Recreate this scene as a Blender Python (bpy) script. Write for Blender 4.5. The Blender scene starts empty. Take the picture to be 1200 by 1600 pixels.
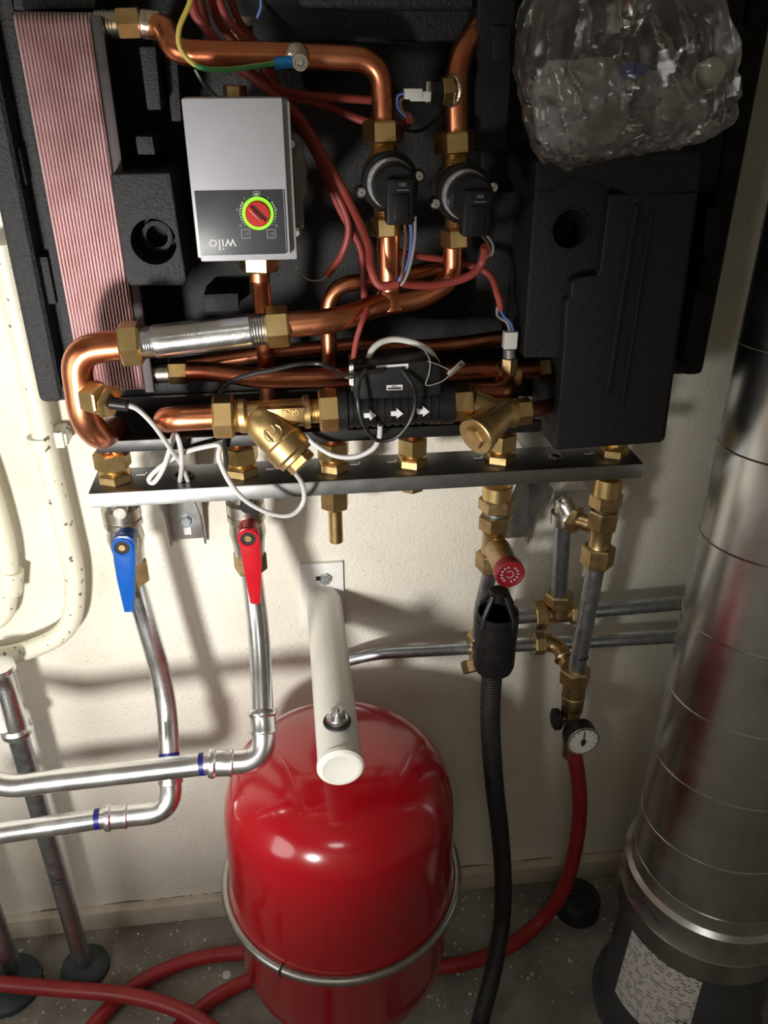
import bpy, bmesh, math, random
from mathutils import Vector as V, Matrix, noise
random.seed(7)
S = bpy.context.scene
COL = S.collection

# ------------------------------------------------------------------ camera
F = 1294.0; PITCH = math.radians(28.8); YAW = math.radians(6.9); DIST = 1.15; HGT = 1.56
cd = bpy.data.cameras.new('camera'); cam = bpy.data.objects.new('camera', cd); COL.objects.link(cam)
cam.location = (0, -DIST, HGT)
cam.rotation_euler = (math.radians(90) - PITCH, 0, -YAW)
cd.sensor_fit = 'VERTICAL'; cd.sensor_height = 36.0; cd.lens = 36.0 * F / 1600.0
cd.clip_start = 0.01
S.camera = cam
# ------------------------------------------------------------------ light and exposure
S.view_settings.view_transform = 'Standard'; S.view_settings.look = 'None'
S.view_settings.gamma = 1.0; S.view_settings.use_curve_mapping = False
S.view_settings.exposure = 0.0
w = bpy.data.worlds.new('world'); S.world = w; w.use_nodes = True
w.node_tree.nodes['Background'].inputs[0].default_value = (1.0, 0.97, 0.93, 1)
w.node_tree.nodes['Background'].inputs[1].default_value = 0.02
def area(name, loc, aim, size, watts, col, spread=180):
    l = bpy.data.lights.new(name, 'AREA'); l.energy = watts; l.color = col; l.size = size; l.shape = 'DISK'
    l.spread = math.radians(spread)
    o = bpy.data.objects.new(name, l); COL.objects.link(o); o.location = loc
    o.rotation_euler = (V(aim) - V(loc)).to_track_quat('-Z', 'Y').to_euler()
    return o
def spot(name, loc, aim, ang, blend, watts, col, soft):
    l = bpy.data.lights.new(name, 'SPOT'); l.energy = watts; l.color = col; l.spot_size = math.radians(ang); l.spot_blend = blend; l.shadow_soft_size = soft
    o = bpy.data.objects.new(name, l); COL.objects.link(o); o.location = loc
    o.rotation_euler = (V(aim) - V(loc)).to_track_quat('-Z', 'Y').to_euler(); return o
spot('work_lamp', (-0.46, -1.25, 1.00), (-0.30, 0.0, 1.02), 80, 1.0, 84.0, (1.0, 0.97, 0.92), 0.065)
area('window_daylight', (-1.50, -1.15, 1.15), (-0.1, 0.0, 0.95), 1.0, 10.0, (1.0, 0.98, 0.95))
area('ceiling_lamp', (-0.2, -2.0, 2.44), (-0.2, -2.1, 0.0), 0.5, 4.0, (1.0, 0.96, 0.90), 130)

# ------------------------------------------------------------------ picture geometry -> place geometry
cp, sp, cy_, sy_ = math.cos(PITCH), math.sin(PITCH), math.cos(YAW), math.sin(YAW)
FW = V((sy_*cp, cy_*cp, -sp)); RT = V((cy_, -sy_, 0)); UP = RT.cross(FW); CAM = V((0, -DIST, HGT))
def ray(x, y): return FW + RT*((x-600)/F) - UP*((y-800)/F)
def A(x, y, Y):            # point on the plane at depth Y from the wall
    r = ray(x, y); return CAM + r*((Y+DIST)/r.y)
def AZ(x, y, z):           # point on the horizontal plane at height z
    r = ray(x, y); return CAM + r*((z-HGT)/r.z)
def depth(p): return (V(p)-CAM).dot(FW)
def W(px, p): return px*depth(p)/F
def AL(lst): return [A(*q) for q in lst]

# ------------------------------------------------------------------ materials
MATS = {}
def nodes_mat(name):
    m = bpy.data.materials.new(name); m.use_nodes = True
    return m, m.node_tree, m.node_tree.nodes['Principled BSDF']
def mk(name, col, rough=0.5, metal=0.0, var=0.15, scale=30, col2=None, rvar=0.1, bump=0.0, bscale=200, coat=0, spec=None, detail=4, tcol=None):
    m, nt, b = nodes_mat(name); N = nt.nodes; L = nt.links
    b.inputs['Metallic'].default_value = metal; b.inputs['Roughness'].default_value = rough
    if spec is not None: b.inputs['Specular IOR Level'].default_value = spec
    b.inputs['Coat Weight'].default_value = coat; b.inputs['Coat Roughness'].default_value = 0.06
    tc = N.new('ShaderNodeTexCoord')
    n = N.new('ShaderNodeTexNoise'); n.inputs['Scale'].default_value = scale; n.inputs['Detail'].default_value = detail
    L.new(tc.outputs['Object'], n.inputs['Vector'])
    r = N.new('ShaderNodeValToRGB'); r.color_ramp.elements[0].position = 0.32; r.color_ramp.elements[1].position = 0.68
    c2 = col2 or tuple(c*(1-var) for c in col); c1 = col if col2 else tuple(min(1, c*(1+var)) for c in col)
    r.color_ramp.elements[0].color = (*c2, 1); r.color_ramp.elements[1].color = (*c1, 1)
    L.new(n.outputs['Fac'], r.inputs['Fac']); L.new(r.outputs['Color'], b.inputs['Base Color'])
    mr = N.new('ShaderNodeMapRange'); mr.inputs['To Min'].default_value = max(0.02, rough-rvar); mr.inputs['To Max'].default_value = min(1, rough+rvar)
    L.new(n.outputs['Fac'], mr.inputs['Value']); L.new(mr.outputs['Result'], b.inputs['Roughness'])
    if bump:
        n2 = N.new('ShaderNodeTexNoise'); n2.inputs['Scale'].default_value = bscale; n2.inputs['Detail'].default_value = 5
        L.new(tc.outputs['Object'], n2.inputs['Vector'])
        bp = N.new('ShaderNodeBump'); bp.inputs['Strength'].default_value = bump; bp.inputs['Distance'].default_value = 0.002
        L.new(n2.outputs['Fac'], bp.inputs['Height']); L.new(bp.outputs['Normal'], b.inputs['Normal'])
    MATS[name] = m
    return m
mk('copper', (0.80, 0.33, 0.17), 0.31, 1.0, scale=22, col2=(0.62, 0.19, 0.09), rvar=0.1, bump=0.05, bscale=120)
mk('copper_tarnished', (0.66, 0.26, 0.15), 0.34, 1.0, scale=30, col2=(0.44, 0.13, 0.07), rvar=0.1, bump=0.05, bscale=120)
mk('solder', (0.72, 0.62, 0.50), 0.32, 1.0, var=0.25, scale=160, bump=0.4, bscale=200)
mk('brass', (0.74, 0.54, 0.25), 0.34, 1.0, scale=40, col2=(0.58, 0.40, 0.17), rvar=0.08)
mk('brass_cast', (0.66, 0.47, 0.22), 0.42, 1.0, scale=60, col2=(0.52, 0.35, 0.15), rvar=0.08, bump=0.12, bscale=900)
mk('brass_old', (0.56, 0.40, 0.20), 0.36, 1.0, scale=60, col2=(0.38, 0.26, 0.13), rvar=0.1, bump=0.1, bscale=500)
mk('nickel', (0.62, 0.59, 0.53), 0.30, 1.0, var=0.1, scale=60)
mk('stainless', (0.74, 0.75, 0.76), 0.24, 1.0, var=0.1, scale=40, bump=0.1, bscale=300)
mk('steel_pipe', (0.80, 0.81, 0.83), 0.27, 1.0, var=0.08, scale=25, bump=0.04, bscale=80)
mk('galvanised', (0.48, 0.52, 0.56), 0.38, 1.0, var=0.15, scale=90, rvar=0.12)
mk('duct_zinc', (0.62, 0.63, 0.63), 0.26, 1.0, var=0.12, scale=14, rvar=0.07, bump=0.03, bscale=40)
mk('rail_steel', (0.27, 0.27, 0.27), 0.34, 1.0, var=0.06, scale=50, rvar=0.04)
mk('bracket_steel', (0.55, 0.55, 0.54), 0.42, 1.0, var=0.1, scale=70)
mk('plate_pack', (0.88, 0.72, 0.73), 0.42, 1.0, scale=30, col2=(0.80, 0.62, 0.62), rvar=0.06)
mk('end_plate', (0.09, 0.08, 0.08), 0.6, 1.0, var=0.15, scale=40)
mk('foam', (0.022, 0.0225, 0.024), 0.62, 0, var=0.45, scale=260, bump=0.9, bscale=330, rvar=0.15, spec=0.4)
mk('foam_fine', (0.010, 0.010, 0.010), 0.58, 0, var=0.3, scale=260, bump=0.5, bscale=450, rvar=0.1, spec=0.35)
mk('black_metal', (0.008, 0.008, 0.008), 0.42, 0, var=0.2, scale=40)
mk('black_plastic', (0.009, 0.009, 0.0095), 0.42, 0, var=0.25, scale=80, spec=0.35)
mk('black_rubber', (0.016, 0.016, 0.017), 0.5, 0, var=0.3, scale=60, bump=0.1)
mk('grey_felt', (0.36, 0.36, 0.37), 0.6, 0, var=0.4, scale=500, bump=0.3, bscale=900)
mk('pump_grey', (0.50, 0.50, 0.54), 0.38, 0, var=0.03, scale=20, bump=0.03, bscale=900)
mk('pump_lip', (0.42, 0.42, 0.45), 0.4, 0, var=0.03, scale=20)
mk('panel_grey', (0.055, 0.060, 0.066), 0.38, 0, var=0.08, scale=30)
mk('cast_alu', (0.26, 0.25, 0.24), 0.5, 0.7, var=0.2, scale=80, bump=0.3, bscale=500)
mk('print_white', (0.75, 0.75, 0.75), 0.5, var=0.02)
mk('print_grey', (0.36, 0.36, 0.38), 0.5, var=0.02)
mk('print_black', (0.02, 0.02, 0.02), 0.5, var=0.02)
mk('knob_red', (0.62, 0.035, 0.025), 0.35, var=0.05)
mk('handle_red', (0.44, 0.006, 0.014), 0.30, var=0.06, scale=20)
mk('handle_blue', (0.004, 0.075, 0.34), 0.30, var=0.06, scale=20)
mk('lug_blue', (0.01, 0.20, 0.50), 0.35, var=0.1)
mk('cap_red', (0.24, 0.008, 0.015), 0.4, var=0.1)
mk('cable_red', (0.29, 0.045, 0.034), 0.52, var=0.12, scale=40)
mk('hose_red', (0.32, 0.020, 0.022), 0.42, var=0.12, scale=30)
mk('cable_grey', (0.55, 0.55, 0.54), 0.45, var=0.06)
mk('cable_white', (0.72, 0.71, 0.66), 0.45, var=0.06)
mk('cable_black', (0.014, 0.014, 0.014), 0.38, var=0.2)
mk('wire_yellow', (0.62, 0.50, 0.10), 0.4, var=0.05)
mk('wire_green', (0.07, 0.30, 0.10), 0.4, var=0.05)
mk('wire_blue', (0.10, 0.17, 0.46), 0.4, var=0.1)
mk('wire_brown', (0.16, 0.07, 0.04), 0.4, var=0.1)
mk('wire_grey', (0.30, 0.29, 0.28), 0.4, var=0.1)
mk('white_plastic', (0.72, 0.72, 0.70), 0.4, var=0.05)
mk('white_paint', (0.76, 0.75, 0.68), 0.32, var=0.03, scale=15)
mk('white_plate', (0.78, 0.77, 0.74), 0.35, var=0.03, scale=15)
mk('vessel_red', (0.36, 0.003, 0.010), 0.20, var=0.05, scale=6, coat=0.6, rvar=0.04)
mk('clamp_zinc', (0.40, 0.39, 0.37), 0.36, 1.0, var=0.1, scale=60)
mk('rosette', (0.035, 0.052, 0.058), 0.5, var=0.25, scale=60)
mk('bucket_grey', (0.050, 0.054, 0.058), 0.42, var=0.15, scale=20)
mk('dial_white', (0.80, 0.80, 0.77), 0.35, var=0.02)
mk('paper', (0.66, 0.63, 0.60), 0.7, var=0.04)
mk('marker_blue', (0.008, 0.007, 0.13), 0.4, var=0.2)
mk('marker_black', (0.02, 0.02, 0.02), 0.4, var=0.2)
mk('chip_white', (0.62, 0.60, 0.55), 0.7, var=0.15)
mk('skirting_paint', (0.66, 0.61, 0.50), 0.6, var=0.1, scale=14, col2=(0.46, 0.41, 0.33), bump=0.3, bscale=120)
mk('grime', (0.20, 0.17, 0.13), 0.9, var=0.4, scale=60)
mk('dark_hole', (0.006, 0.006, 0.006), 0.7, var=0.1)
mk('part_blue', (0.05, 0.09, 0.42), 0.35, var=0.1)
mk('part_cream', (0.72, 0.67, 0.52), 0.5, var=0.06)

def ring_mat():
    m, nt, b = nodes_mat('led_green'); b.inputs['Base Color'].default_value = (0.2, 0.6, 0.02, 1)
    b.inputs['Emission Color'].default_value = (0.33, 0.95, 0.03, 1); b.inputs['Emission Strength'].default_value = 0.75
    MATS['led_green'] = m
ring_mat()
def wall_mat():
    m, nt, b = nodes_mat('wall_plaster'); N = nt.nodes; L = nt.links
    tc = N.new('ShaderNodeTexCoord')
    big = N.new('ShaderNodeTexNoise'); big.inputs['Scale'].default_value = 5; big.inputs['Detail'].default_value = 6
    L.new(tc.outputs['Object'], big.inputs['Vector'])
    r = N.new('ShaderNodeValToRGB'); r.color_ramp.elements[0].color = (0.70, 0.655, 0.555, 1); r.color_ramp.elements[1].color = (0.80, 0.765, 0.68, 1)
    r.color_ramp.elements[0].position = .35; r.color_ramp.elements[1].position = .65
    L.new(big.outputs['Fac'], r.inputs['Fac'])
    sp_ = N.new('ShaderNodeTexNoise'); sp_.inputs['Scale'].default_value = 190; sp_.inputs['Detail'].default_value = 3
    L.new(tc.outputs['Object'], sp_.inputs['Vector'])
    r2 = N.new('ShaderNodeValToRGB'); r2.color_ramp.elements[0].position = .27; r2.color_ramp.elements[0].color = (0.45, 0.42, 0.38, 1)
    r2.color_ramp.elements[1].position = .34; r2.color_ramp.elements[1].color = (1, 1, 1, 1)
    L.new(sp_.outputs['Fac'], r2.inputs['Fac'])
    mx = N.new('ShaderNodeMix'); mx.data_type = 'RGBA'; mx.blend_type = 'MULTIPLY'; mx.inputs['Factor'].default_value = 0.45
    L.new(r.outputs['Color'], mx.inputs[6]); L.new(r2.outputs['Color'], mx.inputs[7]); L.new(mx.outputs[2], b.inputs['Base Color'])
    b.inputs['Roughness'].default_value = 0.75
    n2 = N.new('ShaderNodeTexNoise'); n2.inputs['Scale'].default_value = 170; n2.inputs['Detail'].default_value = 6
    L.new(tc.outputs['Object'], n2.inputs['Vector'])
    bp = N.new('ShaderNodeBump'); bp.inputs['Strength'].default_value = 0.6; bp.inputs['Distance'].default_value = 0.003
    L.new(n2.outputs['Fac'], bp.inputs['Height']); L.new(bp.outputs['Normal'], b.inputs['Normal'])
    MATS['wall_plaster'] = m
wall_mat()
def floor_mat():
    m, nt, b = nodes_mat('concrete'); N = nt.nodes; L = nt.links
    tc = N.new('ShaderNodeTexCoord')
    big = N.new('ShaderNodeTexNoise'); big.inputs['Scale'].default_value = 9; big.inputs['Detail'].default_value = 9
    L.new(tc.outputs['Object'], big.inputs['Vector'])
    r = N.new('ShaderNodeValToRGB'); r.color_ramp.elements[0].color = (0.15, 0.135, 0.115, 1); r.color_ramp.elements[1].color = (0.27, 0.25, 0.215, 1)
    r.color_ramp.elements[0].position = .35; r.color_ramp.elements[1].position = .65
    L.new(big.outputs['Fac'], r.inputs['Fac'])
    v = N.new('ShaderNodeTexNoise'); v.inputs['Scale'].default_value = 85; v.inputs['Detail'].default_value = 2
    L.new(tc.outputs['Object'], v.inputs['Vector'])
    r2 = N.new('ShaderNodeValToRGB'); r2.color_ramp.elements[0].position = .70; r2.color_ramp.elements[0].color = (0, 0, 0, 1)
    r2.color_ramp.elements[1].position = .73; r2.color_ramp.elements[1].color = (1, 1, 1, 1)
    L.new(v.outputs['Fac'], r2.inputs['Fac'])
    mx = N.new('ShaderNodeMix'); mx.data_type = 'RGBA'
    L.new(r2.outputs['Color'], mx.inputs['Factor']); L.new(r.outputs['Color'], mx.inputs[6]); mx.inputs[7].default_value = (0.5, 0.48, 0.44, 1)
    L.new(mx.outputs[2], b.inputs['Base Color']); b.inputs['Roughness'].default_value = 0.85
    bp = N.new('ShaderNodeBump'); bp.inputs['Strength'].default_value = 0.4; bp.inputs['Distance'].default_value = 0.004
    n2 = N.new('ShaderNodeTexNoise'); n2.inputs['Scale'].default_value = 120; n2.inputs['Detail'].default_value = 6
    L.new(tc.outputs['Object'], n2.inputs['Vector'])
    L.new(n2.outputs['Fac'], bp.inputs['Height']); L.new(bp.outputs['Normal'], b.inputs['Normal'])
    MATS['concrete'] = m
floor_mat()
def chipped_mat():
    m, nt, b = nodes_mat('cream_paint'); N = nt.nodes; L = nt.links
    tc = N.new('ShaderNodeTexCoord')
    v = N.new('ShaderNodeTexNoise'); v.inputs['Scale'].default_value = 75; v.inputs['Detail'].default_value = 3
    L.new(tc.outputs['Object'], v.inputs['Vector'])
    r = N.new('ShaderNodeValToRGB'); e = r.color_ramp.elements
    e[0].position = .325; e[0].color = (0.16, 0.13, 0.10, 1); e[1].position = .345; e[1].color = (0.72, 0.69, 0.56, 1)
    L.new(v.outputs['Fac'], r.inputs['Fac']); L.new(r.outputs['Color'], b.inputs['Base Color'])
    b.inputs['Roughness'].default_value = 0.4
    bp = N.new('ShaderNodeBump'); bp.inputs['Strength'].default_value = 0.3; bp.inputs['Distance'].default_value = 0.002
    L.new(v.outputs['Fac'], bp.inputs['Height']); L.new(bp.outputs['Normal'], b.inputs['Normal'])
    MATS['cream_paint'] = m
chipped_mat()
def film_mat(name, milk, rough):
    m = bpy.data.materials.new(name); m.use_nodes = True; nt = m.node_tree; N = nt.nodes; L = nt.links
    N.remove(N['Principled BSDF']); out = N['Material Output']
    tr = N.new('ShaderNodeBsdfTransparent'); gl = N.new('ShaderNodeBsdfGlossy'); gl.inputs['Roughness'].default_value = rough
    df = N.new('ShaderNodeBsdfDiffuse'); df.inputs['Color'].default_value = (0.75, 0.74, 0.72, 1)
    tl = N.new('ShaderNodeBsdfTranslucent'); tl.inputs['Color'].default_value = (0.75, 0.74, 0.72, 1)
    ad = N.new('ShaderNodeMixShader'); ad.inputs[0].default_value = 0.4; L.new(df.outputs[0], ad.inputs[1]); L.new(tl.outputs[0], ad.inputs[2])
    tc = N.new('ShaderNodeTexCoord'); n = N.new('ShaderNodeTexNoise'); n.inputs['Scale'].default_value = 45; n.inputs['Detail'].default_value = 5
    L.new(tc.outputs['Object'], n.inputs['Vector'])
    mr = N.new('ShaderNodeMapRange'); mr.inputs['From Min'].default_value = 0.42; mr.inputs['From Max'].default_value = 0.72
    mr.inputs['To Min'].default_value = milk*0.40; mr.inputs['To Max'].default_value = milk
    L.new(n.outputs['Fac'], mr.inputs['Value'])
    m1 = N.new('ShaderNodeMixShader'); L.new(mr.outputs['Result'], m1.inputs[0]); L.new(tr.outputs[0], m1.inputs[1]); L.new(ad.outputs[0], m1.inputs[2])
    fr = N.new('ShaderNodeFresnel'); fr.inputs['IOR'].default_value = 1.75
    bp = N.new('ShaderNodeBump'); bp.inputs['Strength'].default_value = 0.25; bp.inputs['Distance'].default_value = 0.003
    n3 = N.new('ShaderNodeTexNoise'); n3.inputs['Scale'].default_value = 35; n3.inputs['Detail'].default_value = 1
    L.new(tc.outputs['Object'], n3.inputs['Vector']); L.new(n3.outputs['Fac'], bp.inputs['Height'])
    L.new(bp.outputs['Normal'], gl.inputs['Normal']); L.new(bp.outputs['Normal'], fr.inputs['Normal'])
    m2 = N.new('ShaderNodeMixShader'); L.new(fr.outputs[0], m2.inputs[0]); L.new(m1.outputs[0], m2.inputs[1]); L.new(gl.outputs[0], m2.inputs[2])
    L.new(m2.outputs[0], out.inputs['Surface']); MATS[name] = m
film_mat('clear_film', 0.13, 0.20)
film_mat('milky_film', 0.95, 0.24)
def print_mat():
    m, nt, b = nodes_mat('label_print'); N = nt.nodes; L = nt.links
    tc = N.new('ShaderNodeTexCoord'); sx = N.new('ShaderNodeSeparateXYZ'); L.new(tc.outputs['UV'], sx.inputs[0])
    mu = N.new('ShaderNodeMath'); mu.operation = 'MULTIPLY'; mu.inputs[1].default_value = 26; L.new(sx.outputs['Y'], mu.inputs[0])
    fl = N.new('ShaderNodeMath'); fl.operation = 'FRACT'; L.new(mu.outputs[0], fl.inputs[0])
    gt = N.new('ShaderNodeMath'); gt.operation = 'GREATER_THAN'; gt.inputs[1].default_value = 0.6; L.new(fl.outputs[0], gt.inputs[0])
    nz = N.new('ShaderNodeTexNoise'); nz.inputs['Scale'].default_value = 14; nz.inputs['Detail'].default_value = 8; L.new(tc.outputs['UV'], nz.inputs['Vector'])
    g2 = N.new('ShaderNodeMath'); g2.operation = 'GREATER_THAN'; g2.inputs[1].default_value = 0.52; L.new(nz.outputs['Fac'], g2.inputs[0])
    an = N.new('ShaderNodeMath'); an.operation = 'MULTIPLY'; L.new(gt.outputs[0], an.inputs[0]); L.new(g2.outputs[0], an.inputs[1])
    mx = N.new('ShaderNodeMix'); mx.data_type = 'RGBA'; L.new(an.outputs[0], mx.inputs['Factor'])
    mx.inputs[6].default_value = (0.66, 0.63, 0.60, 1); mx.inputs[7].default_value = (0.12, 0.11, 0.11, 1)
    L.new(mx.outputs[2], b.inputs['Base Color']); b.inputs['Roughness'].default_value = 0.6
    MATS['label_print'] = m
print_mat()

# ------------------------------------------------------------------ mesh helpers
class MB:
    def __init__(s): s.v = []; s.f = []; s.m = []
    def add(s, v, f, mi=0):
        o = len(s.v); s.v += [V(q) for q in v]; s.f += [tuple(i+o for i in q) for q in f]; s.m += [mi]*len(f); return s
    def join(s, o, mi=None):
        k = len(s.v); s.v += o.v; s.f += [tuple(i+k for i in q) for q in o.f]; s.m += [mi if mi is not None else x for x in o.m]; return s
def frame(d):
    d = d.normalized(); a = V((0, 0, 1)) if abs(d.z) < 0.9 else V((1, 0, 0))
    u = d.cross(a).normalized(); return u, d.cross(u).normalized()
def tube(pts, r, seg=14, caps=True, closed=False):
    m = MB(); n = len(pts); pts = [V(p) for p in pts]
    rr = r if isinstance(r, (list, tuple)) else [r]*n
    tang = []
    for i in range(n):
        a = pts[(i-1) % n] if (closed or i > 0) else pts[i]; b = pts[(i+1) % n] if (closed or i < n-1) else pts[i]
        tang.append((b-a).normalized())
    u, _ = frame(tang[0]); vs = []; fs = []
    for i in range(n):
        u = (u - tang[i]*u.dot(tang[i])).normalized(); w_ = tang[i].cross(u)
        for k in range(seg):
            t = 2*math.pi*k/seg; vs.append(pts[i] + (u*math.cos(t) + w_*math.sin(t))*rr[i])
    for i in range(n if closed else n-1):
        j = (i+1) % n
        for k in range(seg):
            k2 = (k+1) % seg; fs.append((i*seg+k, i*seg+k2, j*seg+k2, j*seg+k))
    if caps and not closed:
        fs.append(tuple(reversed(range(seg)))); fs.append(tuple((n-1)*seg+k for k in range(seg)))
    return m.add(vs, fs)
def fillet(pts, rad, n=8):
    pts = [V(p) for p in pts]; out = [pts[0]]
    for i in range(1, len(pts)-1):
        a, b, c = pts[i-1], pts[i], pts[i+1]; r = rad[i-1] if isinstance(rad, (list, tuple)) else rad
        d1 = (a-b); d2 = (c-b); t = min(r, d1.length*0.49, d2.length*0.49)
        p = b + d1.normalized()*t; q = b + d2.normalized()*t
        for k in range(n+1):
            s = k/n; out.append(p*(1-s)**2 + b*2*s*(1-s) + q*s*s)
    out.append(pts[-1]); return out
def spline(pts, n=8, closed=False):
    pts = [V(p) for p in pts]; N = len(pts); out = []
    for i in range(N if closed else N-1):
        g = (lambda k: pts[k % N]) if closed else (lambda k: pts[max(0, min(N-1, k))])
        p0, p1, p2, p3 = g(i-1), g(i), g(i+1), g(i+2)
        for k in range(n):
            t = k/n
            out.append(0.5*((2*p1) + (p2-p0)*t + (2*p0-5*p1+4*p2-p3)*t*t + (3*p1-p0-3*p2+p3)*t**3))
    if not closed: out.append(pts[-1])
    return out
def lathe(prof, o, d, seg=24, phase=0, ref=None):
    m = MB(); o = V(o); d = V(d).normalized()
    if ref is not None:
        u = (V(ref) - d*V(ref).dot(d)).normalized(); w_ = d.cross(u)
    else: u, w_ = frame(d)
    vs = []; fs = []
    for h, r in prof:
        for k in range(seg):
            t = 2*math.pi*k/seg + phase; vs.append(o + d*h + (u*math.cos(t)+w_*math.sin(t))*r)
    n = len(prof)
    for i in range(n-1):
        for k in range(seg):
            k2 = (k+1) % seg; fs.append((i*seg+k, i*seg+k2, (i+1)*seg+k2, (i+1)*seg+k))
    if prof[0][1] > 1e-6: fs.append(tuple(reversed(range(seg))))
    if prof[-1][1] > 1e-6: fs.append(tuple((n-1)*seg+k for k in range(seg)))
    return m.add(vs, fs)
def cyl(p0, p1, r, seg=24, ch=0.0):
    p0 = V(p0); p1 = V(p1); L = (p1-p0).length
    if ch: return lathe([(0, r-ch), (ch, r), (L-ch, r), (L, r-ch)], p0, p1-p0, seg)
    return lathe([(0, r), (L, r)], p0, p1-p0, seg)
def hexn(p0, p1, R, phase=0.0, seg=6, ch=0.10):
    # R = corner radius
    p0 = V(p0); p1 = V(p1); L = (p1-p0).length; c = min(L*0.3, R*ch)
    return lathe([(0, R*0.90), (c, R), (L-c, R), (L, R*0.90)], p0, p1-p0, seg, phase, ref=(1, 0.15, 0.1) if abs((p1-p0).normalized().x) < 0.8 else (0, -1, 0.2))
def thread(p0, p1, r, n=5, dep=0.06):
    p0 = V(p0); p1 = V(p1); L = (p1-p0).length; pr = []
    for i in range(n):
        pr += [(L*i/n, r*(1-dep)), (L*(i+0.5)/n, r)]
    pr.append((L, r*(1-dep)))
    return lathe(pr, p0, p1-p0, 20)
def px_w(p0, p1, w): return W(w, (V(p0)+V(p1))/2)/2
def bev(m, off, segs=2):
    bm = bmesh.new(); vs = [bm.verts.new(q) for q in m.v]
    for f in m.f:
        try: bm.faces.new([vs[i] for i in f])
        except ValueError: pass
    bmesh.ops.remove_doubles(bm, verts=bm.verts, dist=1e-6)
    bmesh.ops.recalc_face_normals(bm, faces=bm.faces)
    es = [e for e in bm.edges if len(e.link_faces) == 2 and e.calc_face_angle(0) > 0.5]
    bmesh.ops.bevel(bm, geom=es, offset=off, segments=segs, profile=0.6, affect='EDGES', clamp_overlap=True)
    bm.verts.index_update(); o = MB(); o.add([v.co.copy() for v in bm.verts], [tuple(v.index for v in f.verts) for f in bm.faces]); bm.free(); return o
def box(lo, hi, b=0.0, segs=2):
    (x0, y0, z0), (x1, y1, z1) = lo, hi
    m = MB().add([(x0,y0,z0),(x1,y0,z0),(x1,y1,z0),(x0,y1,z0),(x0,y0,z1),(x1,y0,z1),(x1,y1,z1),(x0,y1,z1)],
                 [(0,3,2,1),(4,5,6,7),(0,1,5,4),(1,2,6,5),(2,3,7,6),(3,0,4,7)])
    return bev(m, b, segs) if b else m
def obox(c, ux, uy, uz, b=0.0, segs=2):      # half-axis vectors
    c = V(c); ux = V(ux); uy = V(uy); uz = V(uz); v = []
    for sz in (-1, 1):
        for sx, sy in ((-1,-1),(1,-1),(1,1),(-1,1)): v.append(c+ux*sx+uy*sy+uz*sz)
    m = MB().add(v, [(0,3,2,1),(4,5,6,7),(0,1,5,4),(1,2,6,5),(2,3,7,6),(3,0,4,7)])
    return bev(m, b, segs) if b else m
def prism(poly, ext, b=0.0, segs=2):
    n = len(poly); poly = [V(p) for p in poly]; ext = V(ext)
    m = MB().add(poly + [p+ext for p in poly], [tuple(range(n)), tuple(reversed(range(n, 2*n)))] + [((i+1) % n, i, n+i, n+(i+1) % n) for i in range(n)])
    return bev(m, b, segs) if b else m
def slab(px, Yf, Yb, b=0.0, segs=2): return prism([A(x, y, Yf) for x, y in px], (0, Yb-Yf, 0), b, segs)
def ball(c, r, seg=16, sc=(1, 1, 1)):
    m = MB(); c = V(c); vs = [c+V((0, 0, r*sc[2]))]; fs = []; R = seg//2
    for i in range(1, R):
        t = math.pi*i/R
        for k in range(seg):
            a = 2*math.pi*k/seg; vs.append(c+V((math.sin(t)*math.cos(a)*r*sc[0], math.sin(t)*math.sin(a)*r*sc[1], math.cos(t)*r*sc[2])))
    vs.append(c-V((0, 0, r*sc[2]))); e = len(vs)-1
    for k in range(seg): fs.append((0, 1+k, 1+(k+1) % seg)); fs.append((e, e-seg+(k+1) % seg, e-seg+k))
    for i in range(R-2):
        for k in range(seg): a = 1+i*seg; fs.append((a+k, a+seg+k, a+seg+(k+1) % seg, a+(k+1) % seg))
    return m.add(vs, fs)
def ringw(c, d, R, r, seg=40, s2=10, a0=0, a1=2*math.pi):
    u, w_ = frame(V(d)); full = abs(a1-a0-2*math.pi) < 1e-4; n = seg
    pts = [V(c)+(u*math.cos(a0+(a1-a0)*k/(n if full else n-1))+w_*math.sin(a0+(a1-a0)*k/(n if full else n-1)))*R for k in range(n)]
    return tube(pts, r, s2, True, full)
def annulus(c, d, r0, r1, t, seg=40):
    u, w_ = frame(V(d)); d = V(d).normalized(); c = V(c); vs = []; fs = []
    for (r, h) in ((r0, 0), (r1, 0), (r1, t), (r0, t)):
        for k in range(seg): a = 2*math.pi*k/seg; vs.append(c+d*h+(u*math.cos(a)+w_*math.sin(a))*r)
    for i in range(4):
        for k in range(seg): j = (i+1) % 4; fs.append((i*seg+k, i*seg+(k+1) % seg, j*seg+(k+1) % seg, j*seg+k))
    return MB().add(vs, fs)

# ------------------------------------------------------------------ objects
USED = {}
def link(name, m, mats, origin, parent, smooth, angle):
    me = bpy.data.meshes.new(name); o = V(origin)
    me.from_pydata([tuple(q-o) for q in m.v], [], m.f)
    ms = mats if isinstance(mats, (list, tuple)) else [mats]
    for x in ms: me.materials.append(MATS[x])
    for p, i in zip(me.polygons, m.m): p.material_index = min(i, len(ms)-1); p.use_smooth = smooth
    me.validate(); bm = bmesh.new(); bm.from_mesh(me); bmesh.ops.recalc_face_normals(bm, faces=bm.faces); bm.to_mesh(me); bm.free()
    if smooth: me.set_sharp_from_angle(angle=math.radians(angle))
    ob = bpy.data.objects.new(name, me); COL.objects.link(ob)
    if parent: ob.parent = parent
    return ob
def thing(name, label, cat, loc, group=None):
    o = bpy.data.objects.new(name, None); COL.objects.link(o); o.location = V(loc); o.empty_display_size = 0.02
    o['label'] = label; o['category'] = cat
    if group: o['group'] = group
    o['_loc'] = list(V(loc)); return o
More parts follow.
